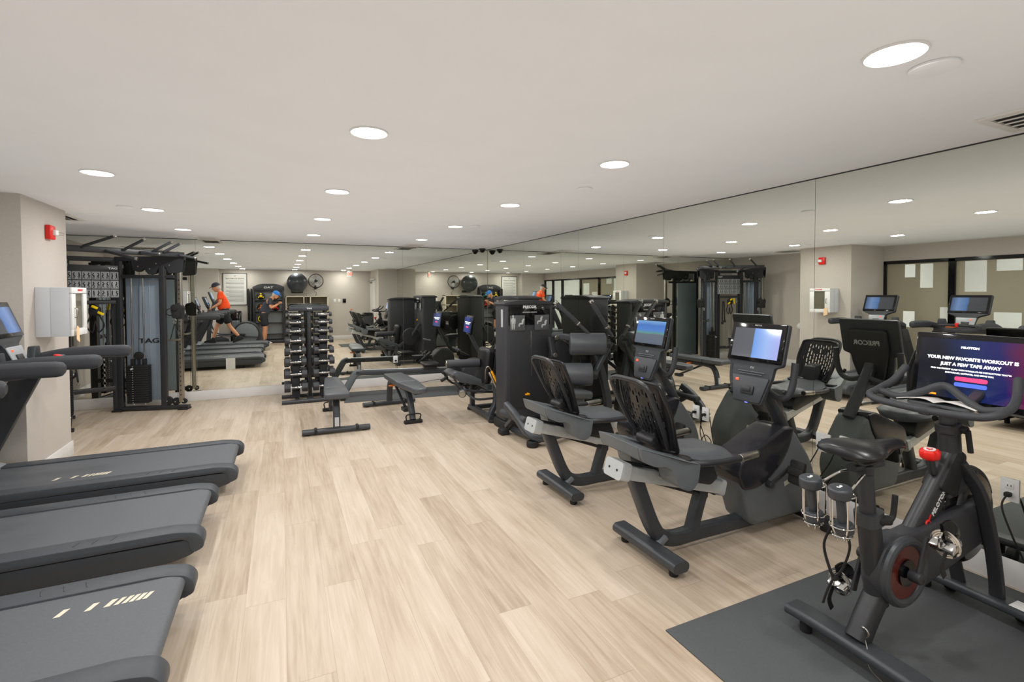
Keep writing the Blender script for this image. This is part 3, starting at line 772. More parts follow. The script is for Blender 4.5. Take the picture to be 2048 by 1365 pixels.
    obj('status_light', G().box((-.024, .09, .145), (.006, .022, .016), bev=.002).xf(ck), 'redlight', t)
    obj('blue_indicator', G().box((-.014, 0, .004), (.008, .02, .005), bev=.002).xf(ck), 'bluelight', t)
    sb = obj('screen_bezel', G().box((-.018, 0, .40), (.012, .405, .255), bev=.005).xf(ck), 'glossblk', t)
    obj('screen', G().box((-.0245, 0, .395), (.002, .345, .195)).xf(ck), scr, sb)
    X = ck.to_3x3() @ V(0, 0, 1)
    p = ck @ V(-.025, 0, .512); text('PRECOR', .014, 'silver', sb, p, (0, -1, 0), X)
    p = ck @ V(-.0135, 0, .232); text('P31', .02, 'silver', t, p, (0, -1, 0), X)
    p = ck @ V(.0615, 0, .36); text('PRECOR', .05, 'silver', t, p, (0, 1, 0), X, bold=.001)
    return t
rb = make_bike('recumbent exercise bike nearer the camera, its screen half grey and half blue', scrB)
rb.location = (2.60, 2.28, 0)
rb2 = dup(rb, (2.60, 3.31, 0), label='recumbent exercise bike farther from the camera, its screen showing a blue and green scene')
for o in rb2.children:
    if o.name.startswith('screen_bezel'):
        for c in o.children:
            if c.name.startswith('screen'):
                c.data = c.data.copy(); c.data.materials.clear(); c.data.materials.append(scrC)

# ------------------------------------------------------------------ indoor cycle with the big screen (local +x = front)
def peloton():
    t = thing('indoor_cycle', 'black indoor cycling bike with a large lit screen and red knob, on the rubber mat', 'exercise bike', (2.62, 1.225, .0065), math.radians(-2))
    def foot(x, n):
        p = obj('stabiliser_bar', G().sweep(sm([(x, -.29, .075), (x, -.15, .082), (x, .15, .082), (x, .29, .075)], 4), rprof(.105, .045, .02, 5)), 'frame', t)
        for s in (1, -1): obj('rubber_foot', G().rcyl((x, s*.22, 0), (x, s*.22, .06), .025, .004), 'rubber', p)
        return p
    foot(-.48, 0); f = foot(.43, 1)
    obj('white_label', G().box((.43, -.20, .1055), (.08, .14, .003), bev=.001), 'white', f)
    for s in (1, -1): obj('transport_wheel', G().rcyl((.50, s*.12, .035), (.50, s*.16, .035), .035, .005), 'rubber', f)
    # swooping rear stay + seat tube
    obj('frame', G().sweep(sm([(-.47, 0, .10), (-.40, 0, .20), (-.31, 0, .30), (-.16, 0, .42)], 5), rprof(.085, .085, .03, 4), scales=[1+.0*k for k in range(16)]), 'black', t)
    obj('seat_tube', G().sweep([(-.345, 0, .22), (-.375, 0, .40), (-.41, 0, .62)], rprof(.075, .085, .03, 4)), 'black', t)
    obj('seat_collar', G().rtube([(-.40, 0, .575), (-.408, 0, .63)], .09, .10, .03), 'frame', t)
    obj('seat_post', G().sweep([(-.41, 0, .60), (-.436, 0, .80)], rprof(.052, .062, .022, 4)), 'shroud', t)
    obj('seat_slide', G().rtube([(-.52, 0, .825), (-.34, 0, .825)], .04, .028, .008).rcyl((-.44, 0, .79), (-.44, 0, .83), .034, .008), 'black', t)
    obj('seat_lever', G().rcyl((-.40, -.03, .60), (-.35, -.05, .60), .02, .005).tube(sm([(-.35, -.05, .60), (-.33, -.05, .62), (-.318, -.05, .70)], 4), .011, 10), 'rubber', t)
    # saddle
    rings = []
    for x, hw_, z, dr in [(-.60, .05, .905, .02), (-.585, .105, .915, .035), (-.53, .125, .925, .05), (-.46, .105, .922, .05), (-.40, .066, .912, .045), (-.32, .038, .908, .035), (-.24, .03, .905, .03), (-.20, .024, .895, .025), (-.188, .012, .885, .012)]:
        rings.append([V(x, hw_*math.cos(a)*1.0, z-(dr if math.sin(a) < 0 else .012)*abs(math.sin(a))*1.0*(1 if math.sin(a) < 0 else -1) - .018*abs(math.cos(a))**3) for a in [2*PI*k/20 for k in range(20)]])
    g = G(); g.ring_sweep(rings); obj('saddle', g, 'vinylb', t, 60)
    obj('saddle_rails', G().tube(sm([(-.56, .03, .885), (-.50, .03, .845), (-.38, .025, .845), (-.24, .012, .885)], 5), .005, 8).tube(sm([(-.56, -.03, .885), (-.50, -.03, .845), (-.38, -.025, .845), (-.24, -.012, .885)], 5), .005, 8), 'black', t)
    # down tube, head, fork
    dn = obj('down_tube', G().sweep([(-.14, 0, .44), (.205, 0, .80)], rprof(.062, .115, .028, 4)), 'black', t)
    obj('top_plate', G().prism(rpoly([(.02, .665), (.17, .83), (.24, .79), (.16, .60)], .03), 'y', -.042, .042, .012), 'rubber', t)
    hd = obj('head_tube', G().rcyl((.19, 0, .70), (.16, 0, .93), .042, .01).rcyl((.163, 0, .895), (.158, 0, .94), .05, .008), 'black', t)
    obj('bar_post', G().rcyl((.16, 0, .90), (.145, 0, 1.02), .032, .006), 'frame', t)
    obj('height_lever', G().rcyl((.165, -.04, .92), (.165, -.07, .92), .018, .004).tube([(.165, -.07, .92), (.18, -.075, .82)], .011, 8), 'rubber', t)
    for s in (1, -1):
        obj('fork_blade', G().sweep(sm([(.19, s*.03, .76), (.26, s*.075, .62), (.335, s*.085, .40), (.40, s*.08, .20), (.425, s*.075, .10)], 5), rprof(.03, .058, .012, 4), up=(0, 1, 0)), 'black', t)
    obj('upper_brace', G().sweep(sm([(-.12, 0, .47), (.05, 0, .46), (.20, 0, .50), (.26, 0, .60)], 5), rprof(.05, .06, .02, 4)), 'black', t)
    # crank case ring tapering to the flywheel
    cx, cz, fx, fz = -.265, .37, .315, .48
    poly = []
    poly += ell(cx, cz, .147, .147, 18, 70, 285)
    poly += ell(fx-.02, fz-.01, .125, .125, 8, -60, 70)
    obj('belt_case', G().prism(poly, 'y', -.055, .035, .02, 3), 'shroud', t)
    obj('case_rim', G().torus((cx, -.058, cz), .128, .020, 'y', 48, 10), 'frame', t)
    obj('case_recess', G().cyl((cx, -.0555, cz), (cx, -.065, cz), .118, n=48), 'pelred', t)
    obj('chainring', G().cyl((cx, -.065, cz), (cx, -.074, cz), .055, n=40), 'glossblk', t)
    obj('flywheel', G().rcyl((fx, -.012, fz), (fx, .028, fz), .215, .008, 56), 'glossblk', t)
    obj('flywheel_guard', G().torus((fx, .008, fz), .222, .016, 'y', 40, 8, 20, 200), 'black', t)
    obj('brake_housing', G().prism(rpoly([(.10, .60), (.26, .62), (.30, .70), (.20, .76), (.10, .68)], .02), 'y', -.035, .035, .01), 'shroud', t)
    # cranks and pedals
    for s, a in ((-1, math.radians(72)), (1, math.radians(252))):
        px, pz = cx+.17*math.cos(a), cz+.17*math.sin(a)
        ca = obj('crank_arm', G().rtube([(cx, s*.11, cz), (px, s*.115, pz)], .03, .016, .006, up=(0, 1, 0)).rcyl((cx, s*.08, cz), (cx, s*.125, cz), .024, .004), 'black', t)
        ps = obj('pedal', G().box((px, s*.175, pz), (.075, .085, .03), rot=(0, -.5, 0), bev=.008), 'chrome', ca)
        g = G()
        for k in range(3): g.torus((px, s*.175, pz), .035+.008*k, .004, 'x', 18, 6)
        g.torus((px, s*.175, pz+.01), .045, .004, 'y', 18, 6)
        obj('toe_cage', g, 'chrome', ca)
        obj('toe_clip', G().sweep(sm([(px+.03, s*.175, pz-.01), (px+.06, s*.175, pz+.02), (px+.02, s*.175, pz+.055), (px-.02, s*.175, pz+.05)], 4), rprof(.075, .012, .004), up=(0, 1, 0)), 'glossblk', ca)
        obj('pedal_strap', G().sweep(sm([(px-.02, s*.19, pz-.01), (px-.05, s*.19, pz-.07), (px-.03, s*.19, pz-.12)], 4), rprof(.025, .004, .0015), up=(0, 1, 0)), 'rubber', ca)
    # red resistance knob
    obj('knob_stem', G().rcyl((.045, 0, .72), (.015, 0, .80), .016, .004), 'black', t)
    g = G(); A = V(.022, 0, .79); D = V(-.12, 0, 1).normalized()
    rings = []
    for h_, r0 in [(0, .026), (.01, .036), (.035, .038), (.045, .030)]:
        ring = []
        for k in range(48):
            a = 2*PI*k/48; r_ = r0*(1+.07*math.cos(8*a)); ring.append(A+D*h_+V(r_*math.cos(a), r_*math.sin(a), r_*math.cos(a)*.12))
        rings.append(ring)
    g.ring_sweep(rings); kb = obj('resistance_knob', g, 'red', t, 50)
    obj('knob_cap', G().cyl(A+D*.045, A+D*.0475, .022, n=32), 'white', kb)
    obj('knob_emblem', G().torus(A+D*.048, .010, .0022, 'z', 20, 6).box(A+D*.048+V(.012, .006, 0), (.012, .004, .002)).box(A+D*.048-V(.012, .006, 0), (.012, .004, .002)), 'red', kb)
    # handlebars
    r_ = .0165
    hb = sm([(-.02, 0, 1.015), (-.03, .10, 1.02), (-.035, .20, 1.03), (-.005, .245, 1.045), (.06, .24, 1.055), (.075, .16, 1.04), (.10, .08, 1.075), (.12, 0, 1.115),
             (.10, -.08, 1.075), (.075, -.16, 1.04), (.06, -.24, 1.055), (-.005, -.245, 1.045), (-.035, -.20, 1.03), (-.03, -.10, 1.02)], 6, True)
    hbo = obj('handlebar', G().tube(hb, r_, 12, closed=True), 'foam', t)
    for s in (1, -1):
        obj('bar_horn', G().tube(sm([(.0, s*.243, 1.045), (.08, s*.25, 1.065), (.16, s*.235, 1.10), (.22, s*.215, 1.165)], 6), r_, 12).sph((.22, s*.215, 1.165), r_), 'foam', hbo)
    obj('bar_clamp', G().box((.08, 0, 1.01), (.24, .05, .03), bev=.01), 'black', hbo)
    obj('forearm_tray', G().prism(rpoly([(.06, -.13), (.06, .13), (.20, .10), (.20, -.10)], .03), 'z', 1.02, 1.035, .005), 'rbshell', hbo)
    # screen
    ck = Matrix.Translation((.40, 0, .985)) @ Matrix.Rotation(math.radians(9), 4, 'Y')
    obj('screen_arm', G().rtube(sm([(.15, 0, 1.0), (.30, 0, 1.01), (.42, 0, 1.06), (.455, 0, 1.13)], 4), .05, .03, .01), 'black', t)
    sh = obj('screen_housing', G().box((.01, 0, .175), (.03, .575, .355), bev=.01).xf(ck), 'glossblk', t)
    pel = pel_screen(); obj('screen', G().box((-.0065, 0, .175), (.002, .52, .295)).xf(ck), pel, sh)
    R3 = ck.to_3x3(); U = R3 @ V(0, 0, 1)
    def tx(s_, sz, y, z, m='textem', b=0, sx=1): return text(s_, sz, m, sh, ck @ V(-.0085, y, z), (0, -1, 0), U, bold=b, sx=sx)
    tx('PELOTON', .014, .05, .283, b=.0006, sx=1.15)
    tx('YOUR NEW FAVORITE WORKOUT IS', .0215, .045, .226, b=.0008, sx=1.0)
    tx('JUST A FEW TAPS AWAY', .0215, .045, .196, b=.0008, sx=1.0)
    tx('FIND THE PERFECT CLASS WITH WORLD-CLASS INSTRUCTORS THAT\'LL', .0098, .045, .170, b=.0003)
    tx('ENCOURAGE, MOTIVATE, AND MOVE YOU.', .0098, .045, .154, b=.0003)
    obj('pink_button', G().prism(rpoly([(-.03, .118), (.10, .118), (.10, .138), (-.03, .138)], .01), 'x', -.009, -.0078).xf(ck), 'pinkem', sh)
    obj('blue_button', G().prism(rpoly([(-.03, .090), (.10, .090), (.10, .110), (-.03, .110)], .01), 'x', -.009, -.0078).xf(ck), 'blueem', sh)
    obj('orange_bar', G().prism(rpoly([(.17, .034), (.255, .034), (.255, .043), (.17, .043)], .002), 'x', -.009, -.0078).xf(ck), em('orange_ui', 'ff8c1a', 1.0), sh)
    # word mark along the down tube on both sides
    dv = V(.345, 0, .36).normalized(); nv = V(-dv.z, 0, dv.x)
    for s in (-1, 1):
        r3 = dv if s < 0 else -dv; u3 = nv if s < 0 else -nv
        u3 = V(0, s, 0).cross(r3)*1.0
        nrm = r3.cross(u3)
        if nrm.dot(V(0, s, 0)) < 0: u3 = -u3
        text('PELOTON', .030, 'text', dn, V(.022, s*.0322, .610)+V(nv.x, 0, nv.z)*-.012, r3, u3, bold=.0008)
        obj('emblem', G().torus((-.052, s*.032, .522), .014, .005, 'y', 20, 6).box((-.037, s*.032, .547), (.008, .003, .026), rot=(0, .5, 0)).box((-.067, s*.032, .497), (.008, .003, .026), rot=(0, .5, 0)), 'red', dn)
    # weight cage behind the saddle
    g = G()
    for s in (1, -1):
        y = s*.06+.03; x0 = -.62
        for z, R_ in ((.745, .045), (.62, .043), (.585, .035)):
            g.torus((x0-.0, y, z), R_, .0035, 'z', 20, 6)
        for k in range(5):
            a = 2*PI*k/5+.4; g.tube([(x0+.045*math.cos(a), y+.045*math.sin(a), .745), (x0+.043*math.cos(a), y+.043*math.sin(a), .62), (x0+.02*math.cos(a), y+.02*math.sin(a), .565)], .0032, 6)
        g.tube(sm([(x0+.045, y, .745), (-.52, s*.04, .80), (-.46, s*.02, .80)], 4), .005, 6)
    obj('weight_cage', g, 'chrome', t)
    obj('hanging_strap', G().sweep(sm([(-.60, .02, .60), (-.63, .035, .52), (-.62, .02, .43), (-.60, .01, .39), (-.57, -.005, .43), (-.555, -.02, .52), (-.585, -.01, .60)], 6), rprof(.014, .004, .0015), up=(0, 1, 0)).sweep(sm([(-.60, .01, .39), (-.625, .02, .34), (-.64, .03, .28)], 5), rprof(.014, .004, .0015), up=(0, 1, 0)).box((-.60, .01, .385), (.02, .02, .02), bev=.004), 'rubber', t)
    k = obj('lock_key', G().torus((-.475, -.03, .15), .018, .004, 'x', 16, 6).tube(sm([(-.475, -.03, .132), (-.50, -.06, .10), (-.52, -.08, .05), (-.50, -.12, .012)], 4), .002, 6), 'steel', t)
    # the two small dumbbells in the cage
    base = t.location
    for s, lb in ((-1, 'small grey dumbbell marked 3 in the cage behind the bike saddle, on the camera side'), (1, 'small grey dumbbell marked 3 in the cage behind the bike saddle, on the far side')):
        d = thing('dumbbell', lb, 'dumbbell', (2.62-.615, 1.225+s*.06+.05, .0065+.595), 0, 'small dumbbells behind the cycle saddle')
        d.rotation_euler = (0, math.radians(-8), 0)
        obj('handle', G().rcyl((0, 0, .03), (0, 0, .16), .017, .004), 'frame', d)
        obj('head', G().rcyl((0, 0, .14), (0, 0, .185), .043, .01), 'frame', d)
        obj('head', G().rcyl((0, 0, -.005), (0, 0, .04), .038, .01), 'frame', d)
        text('3', .032, 'text', d, (0, 0, .186), (0, -1, 0), (1, 0, 0), bold=.001)
    # open magazine resting on the bars
    g = G()
    for s in (1, -1):
        pts = [V(0, 0, 0), V(0, s*.04, .012), V(0, s*.10, .006), V(0, s*.15, -.006)]
        g.sweep([V(-.02, 0, 1.04)+p for p in sm(pts, 4)], rprof(.12, .004, .0015), up=(0, 0, 1))
    g.xf(Matrix.Rotation(.08, 4, 'Y'))
    solo('open_magazine', g, 'paper', 'open white magazine lying on the handlebars of the cycling bike', 'magazine', (2.66, 1.225, .006))
def pel_screen():
    m = bpy.data.materials.new('cycle_screen'); m.use_nodes = True
    nt = m.node_tree; b = nt.nodes['Principled BSDF']; L = nt.links
    tc = nt.nodes.new('ShaderNodeTexCoord'); sp = nt.nodes.new('ShaderNodeSeparateXYZ'); L.new(tc.outputs['Generated'], sp.inputs[0])
    n = nt.nodes.new('ShaderNodeTexNoise'); n.inputs['Scale'].default_value = 1.6; n.inputs['Detail'].default_value = 2; L.new(tc.outputs['Generated'], n.inputs['Vector'])
    a = nt.nodes.new('ShaderNodeMath'); a.operation = 'MULTIPLY_ADD'; L.new(n.outputs['Fac'], a.inputs[0]); a.inputs[1].default_value = .35; L.new(sp.outputs[1], a.inputs[2])
    r = nt.nodes.new('ShaderNodeValToRGB'); e = r.color_ramp.elements
    st = [(.15, 'a0184a'), (.36, '8a1a6a'), (.50, '2a2a90'), (.72, '1c3f8a'), (1.0, '10182e')]
    while len(e) < len(st): e.new(.5)
    for k, (p, c) in enumerate(st): e[k].position = p; e[k].color = (*lin(c), 1)
    L.new(a.outputs[0], r.inputs['Fac']); L.new(r.outputs['Color'], b.inputs['Emission Color']); b.inputs['Emission Strength'].default_value = .42
    b.inputs['Base Color'].default_value = (.01, .01, .012, 1); b.inputs['Roughness'].default_value = .06
    return m
peloton()

# ------------------------------------------------------------------ benches (local -y = wide foot bar)
def bench(label, loc, rz, p0, p1, seam, group='flat benches'):
    t = thing('weight_bench', label, 'bench', loc, rz, group)
    b = obj('foot_bar', G().sweep([(-.36, -.5, .035), (.36, -.5, .035)], rprof(.09, .05, .022, 4)), 'frame', t)
    for s in (1, -1):
        obj('foot_pad', G().rcyl((s*.30, -.5, 0), (s*.30, -.5, .03), .028, .004), 'rubber', b)
        obj('clamp', G().box((s*.22, -.5, .045), (.03, .11, .045), bev=.005), 'rubber', b)
    obj('main_leg', G().rtube(sm([(0, -.5, .05), (0, -.49, .16), (0, -.44, .30), (0, -.30, .365), (0, .2, .37)], 5), .07, .075, .018, up=(1, 0, 0)), 'frame', t)
    obj('label_plate', G().box((0, -.5365, .13), (.045, .003, .10), rot=(-.08, 0, 0)), 'silver', t)
    obj('rear_leg', G().rtube(sm([(0, .15, .37), (0, .42, .35), (0, .55, .20), (0, .62, .04)], 5), .065, .07, .018, up=(1, 0, 0)), 'frame', t)
    obj('rear_foot', G().box((0, .64, .02), (.22, .07, .04), bev=.012).tube(sm([(-.08, .64, .04), (-.08, .66, .11), (.08, .66, .11), (.08, .64, .04)], 3), .008, 8), 'rubber', t)
    obj('adjust_post', G().rtube([(0, -.18, .34), (0, .30, .13)], .03, .03, .006, up=(1, 0, 0)).box((0, .33, .11), (.09, .14, .05), bev=.01), 'black', t)
    obj('orange_lever', G().rcyl((.03, .02, .365), (.10, .02, .36), .012, .004).box((.11, .02, .36), (.05, .03, .018), bev=.006), 'orange', t)
    obj('pad_bracket', G().box((0, (p0+p1)/2, .395), (.09, (p1-p0)*.8, .03), bev=.005), 'black', t)
    def pad(a, b_, w0, w1, name, rr):
        poly = [(-w0/2, a), (w0/2, a), (w1/2, b_), (-w1/2, b_)]
        obj(name, G().prism(rpoly(poly, rr), 'z', .41, .475, .018, 3), 'vinyl', t)
    if p0 < -.4:
        pad(p0, seam, .27, .25, 'seat_pad', .03); pad(seam+.008, p1, .25, .17, 'back_pad', .05)
    else:
        pad(seam+.008, p1, .27, .15, 'seat_pad', .05); pad(p0, seam, .25, .27, 'back_pad', .03)
    return t
bench('flat black padded bench nearer the dumbbell rack, its foot bar towards the camera', (.56, 6.35, 0), math.radians(-2), -.68, .50, -.28)
bench('flat black padded bench nearer the leg machine, its foot bar towards the back mirror', (1.38, 6.52, 0), PI+math.radians(3), -.32, .98, .42)

# ------------------------------------------------------------------ dumbbell rack
RK = V(.365, 7.88, 0)
def rack():
    t = thing('dumbbell_rack', 'tall black upright rack holding two columns of hexagonal dumbbells', 'rack', RK)
    for s in (1, -1):
        obj('foot_bar', G().sweep([(-.38, s*.22, .03), (.38, s*.22, .03)], rprof(.07, .045, .018, 4)), 'frame', t)
    obj('base_rail', G().box((0, 0, .04), (.08, .44, .05), bev=.01).box((.18, 0, .04), (.05, .40, .03), bev=.006).box((-.18, 0, .04), (.05, .40, .03), bev=.006), 'black', t)
    obj('post', G().box((0, 0, .68), (.05, .09, 1.30), bev=.012), 'black', t)
    for s in (1, -1): obj('spine_plate', G().box((s*.190, 0, .66), (.11, .05, 1.22), bev=.006), 'frame', t)
    zs = [1.262, 1.15, 1.025, .885, .738, .580, .405, .215]
    for i, z in enumerate(zs):
        for s in (1, -1):
            for f in (1, -1):
                obj('saddle', G().box((s*.190, f*.085, z-.040), (.105, .12, .012), rot=(f*.45, 0, 0), bev=.003), 'black', t)
    obj('top_header', G().box((0, 0, 1.345), (.54, .16, .07), bev=.012).box((0, 0, 1.388), (.50, .10, .02), bev=.006), 'frame', t)
    text('TAG', .028, 'text', t, (0, -.0815, 1.345), (1, 0, 0), (0, 0, 1), bold=.001, sx=1.3)
    # hex dumbbells
    def db(R, hl, name='hex_dumbbell'):
        d = thing(name, 'x', 'dumbbell', group='hexagonal dumbbells on the rack')
        obj('handle', G().tube(sm([(-hl-.01, 0, 0), (-.02, 0, 0), (0, 0, 0), (.02, 0, 0), (hl+.01, 0, 0)], 3), [.013]*4+[.015, .0165, .017, .0165, .015]+[.013]*4, 12), 'chrome', d)
        for s in (1, -1):
            hx = [(R*math.cos(math.radians(60*k)), R*math.sin(math.radians(60*k))) for k in range(6)]
            L_ = R*1.15
            g = G(); a, b = (hl, hl+L_) if s > 0 else (-hl-L_, -hl)
            g.prism(hx, 'x', a, b, .0)
            bmesh.ops.bevel(g.bm, geom=g.bm.edges[:], offset=.008, segments=2, profile=.5, affect='EDGES')
            obj('head', g, 'shroud', d)
        return d
    rowname = ['top', 'second', 'third', 'fourth', 'fifth', 'sixth', 'seventh', 'bottom']
    for i, z in enumerate(zs):
        R = .034+.0052*i; proto = None
        for s, sn in ((-1, 'left'), (1, 'right')):
            for f, fn in ((-1, 'front'), (1, 'back')):
                lb = 'hexagonal dumbbell, %s row, %s column of the rack, %s side' % (rowname[i], sn, 'camera' if f < 0 else 'mirror')
                loc = RK+V(s*.190, f*.125, z)
                if proto is None:
                    proto = db(R, .074); proto.location = loc; proto['label'] = lb; proto['group'] = 'hexagonal dumbbells on the rack'
                else: dup(proto, loc, label=lb)
rack()

# ------------------------------------------------------------------ cable machine in the back left corner
def cable_machine():
    O = V(-2.04, 7.74, 0)
    t = thing('cable_machine', 'tall black corner cable crossover machine with blue-grey shields and pull-up bar', 'cable machine', O)
    def tower(C, u, s):
        # local x along u, local y = left of u ; front side is -s*y
        ang = math.atan2(u.y, u.x)
        mm = Matrix.Translation(C-O) @ Matrix.Rotation(ang, 4, 'Z')
        q = lambda y: y*s
        tw = obj('tower_frame', G().rtube([(-.44, 0, .035), (.46, 0, .035)], .08, .05, .015)
            .rtube([(-.37, 0, .04), (-.37, 0, 2.02)], .055, .075, .01, up=(1, 0, 0)).rtube([(.16, 0, .04), (.16, 0, 2.06)], .055, .075, .01, up=(1, 0, 0))
            .rtube([(-.40, 0, 2.03), (.44, 0, 2.05)], .06, .06, .01).rtube([(-.38, 0, 1.80), (.30, 0, 1.80)], .05, .045, .01).xf(mm), 'black', t)
        for x in (-.40, .40): obj('foot', G().box((x, 0, .012), (.12, .13, .024), bev=.006).xf(mm), 'rubber', tw)
        g = G().box((-.105, q(.10), .95), (.47, .02, 1.66), bev=.004)
        for x in (-.27, -.17, -.05, .03): g.box((x, q(.088), .95), (.012, .008, 1.64), bev=.003)
        sh = obj('shield', g.xf(mm), 'shield', t)
        rt, upv = (mm.to_3x3() @ V(1, 0, 0)), V(0, 0, 1)
        fn = mm.to_3x3() @ V(0, -s, 0)
        r_ = rt if rt.cross(upv).dot(fn) > 0 else -rt
        text('TAG', .085, 'rubber', sh, mm @ V(-.06, q(.082), .93), r_, upv, bold=.002, sx=1.5)
        for x_ in (-.22, -.08): obj('guide_rod', G().cyl((x_, q(0), .08), (x_, q(0), 1.80), .010, n=10).xf(mm), 'chrome', t)
        g = G()
        for k in range(17): g.box((-.15, q(.0), .12+k*.030), (.25, .11, .027), bev=.004)
        ws = obj('weight_stack', g.xf(mm), 'rubber', t)
        g = G()
        for k in range(17): g.cyl((-.20, q(-.056), .12+k*.03), (-.20, q(-.058), .12+k*.03), .004, n=8)
        obj('plate_numbers', g.xf(mm), 'text', ws)
        obj('selector_pin', G().rcyl((-.20, q(-.05), .57), (-.20, q(-.09), .57), .012, .003).xf(mm), 'silver', ws)
        obj('stack_pulley', G().rcyl((-.15, q(-.015), .74), (-.15, q(.015), .74), .055, .006).rtube([(-.15, 0, .62), (-.15, 0, .72)], .03, .02, .004).box((-.22, 0, .66), (.04, .05, .08), bev=.005).box((-.08, 0, .66), (.04, .05, .08), bev=.005).xf(mm), 'rubber', t)
        cb = G().cyl((-.15, 0, .78), (-.12, 0, 1.90), .003, n=6).cyl((.33, q(-.02), .12), (.33, q(-.02), 1.25), .003, n=6).cyl((.33, q(-.02), 1.35), (.33, q(-.02), 1.90), .003, n=6)
        obj('cable', cb.xf(mm), 'black', t)
        for x, z, r_2 in ((-.12, 1.93, .07), (.02, 1.90, .065), (.10, 1.97, .07), (.26, 1.95, .075), (.20, .12, .06), (.30, .11, .05), (.40, .11, .035)):
            pw = obj('pulley_wheel', G().rcyl((x, q(-.018), z), (x, q(.018), z), r_2, .006, 28).xf(mm), 'rubber', t)
            obj('bolt', G().rcyl((x, -.036, z), (x, .036, z), .009, .002, 10).xf(mm), 'chrome', pw)
        for yy in (-.028, .028):
            g = G().prism(rpoly([(-.20, 2.02), (-.18, 1.88), (-.10, 1.86), (-.04, 1.92), (.0, 1.82), (.10, 1.84), (.14, 1.96), (.22, 1.93), (.25, 1.84), (.42, 1.86), (.44, 2.05), (.2, 2.06)], .03), 'y', yy-.003, yy+.003)
            obj('pulley_plate', g.xf(mm), 'black', t)
        g = G().box((.37, 0, 1.0), (.055, .05, 1.80), bev=.006)
        col = obj('adjustment_column', g.xf(mm), 'steel', t)
        g = G()
        for k in range(26): g.cyl((.37, q(-.0255), .20+k*.062), (.37, q(-.0265), .20+k*.062), .008, n=10)
        obj('column_holes', g.xf(mm), 'rubber', col)
        obj('carriage', G().box((.37, 0, 1.31), (.085, .085, .16), bev=.01).rcyl((.32, q(-.06), 1.38), (.32, q(.02), 1.38), .045, .006).rcyl((.33, q(-.06), 1.28), (.33, q(.02), 1.28), .045, .006)
            .prism(rpoly([(.27, 1.36), (.36, 1.45), (.42, 1.38), (.38, 1.24), (.29, 1.24)], .02), 'y', -.05, .05, .006).torus((.24, 0, 1.32), .045, .006, 'y', 20, 6, 60, 300).xf(mm), 'rubber', t)
        # hanging stirrup handle
        h0 = V(.33, q(-.07), 1.20)
        obj('carabiner', G().torus((0, 0, 0), .02, .004, 'y', 16, 6).xf(Matrix.Scale(1.6, 4, (0, 0, 1))).xf(Matrix.Translation(h0)).xf(mm), 'chrome', t)
        obj('stirrup_strap', G().tube([h0+V(0, 0, -.03), h0+V(-.055, 0, -.25)], .006, 6).tube([h0+V(0, 0, -.03), h0+V(.055, 0, -.25)], .006, 6).xf(mm), 'rubber', t)
        obj('stirrup_grip', G().rcyl(h0+V(-.075, 0, -.255), h0+V(.075, 0, -.245), .014, .004).xf(mm), 'steel', t)
        return mm
    uR = V(.962, -.272, 0); uL = V(.272, -.962, 0)
    CR = V(-1.60, 8.085, 0); CL = V(-2.34, 7.60, 0)
    mR = tower(CR, uR, 1); mL = tower(CL, uL, -1)
    oR, oL = mR @ V(.42, 0, 2.09), mL @ V(.42, 0, 2.09)
    iR, iL = mR @ V(-.42, 0, 2.02), mL @ V(-.42, 0, 2.02)
    obj('pull_up_bar', G().rtube([oL, oR], .06, .07, .012), 'black', t)
    for z_ in (iL.z, .32): obj('rear_beam', G().rtube([V(iL.x, iL.y, z_), V(iR.x, iR.y, z_)], .05, .06, .012), 'black', t)
    for z in (.5,): pass
    d = (oR-oL).normalized(); n = V(d.y, -d.x, 0)     # outwards, towards the room
    for a, out, up_, back in ((.18, .34, .14, 0), (.42, .30, -.10, 0), (.62, .22, .14, 0), (.95, .22, .14, 0), (1.08, .18, .13, 0), (.80, .20, -.02, 0), (1.28, .16, -.04, 0)):
        p = oL+d*a*((oR-oL).length/1.35)
        e = p+n*out+V(0, 0, up_)+d*(.12 if a > .5 else .18)
        gh = obj('grip_handle', G().tube([p, p+n*.06+V(0, 0, up_*.2), e], .017, 10), 'foam', t)
        v = (e-(p+n*.06+V(0, 0, up_*.2))).normalized(); obj('end_cap', G().rcyl(e, e+v*.025, .019, .004, 14), 'chrome', gh)
    # centre posts, placard, accessory hooks
    cM = (iL+iR)/2; dd = (iR-iL).normalized(); nn = V(dd.y, -dd.x, 0)
    for q_ in (iL, iR): obj('rear_post', G().rtube([V(q_.x, q_.y, 0), V(q_.x, q_.y, 2.02)], .06, .08, .012, up=(1, 0, 0)), 'black', t)
    P = cM+nn*.05; P.z = 1.73
    pl = G().box((0, 0, 0), (.60, .02, .42), bev=.004).xf(Matrix.Translation(P) @ Matrix.Rotation(math.atan2(dd.y, dd.x), 4, 'Z'))
    pb = obj('exercise_placard', pl, 'black', t)
    g = G()
    for r in range(3):
        for c in range(6): g.box((-.235+c*.094, -.0115, .105-r*.115-.0), (.086, .002, .102))
    g.xf(Matrix.Translation(P-V(0, 0, .03)) @ Matrix.Rotation(math.atan2(dd.y, dd.x), 4, 'Z')); obj('exercise_pictures', g, 'lgrey', pb)
    g = G()
    random.seed(3)
    for r in range(3):
        for c in range(12):
            x = -.26+c*.047; z = .105-r*.115
            g.sph((x, -.013, z+.028), (.007, .001, .009), 8, 6)
            g.box((x+random.uniform(-.004, .004), -.0132, z+.002), (.013, .0012, .034), rot=(0, random.uniform(-.7, .7), 0))
            g.box((x+.006, -.0132, z-.026), (.006, .0012, .034), rot=(0, random.uniform(-.9, .3), 0)).box((x-.006, -.0132, z-.026), (.006, .0012, .034), rot=(0, random.uniform(-.3, .9), 0))
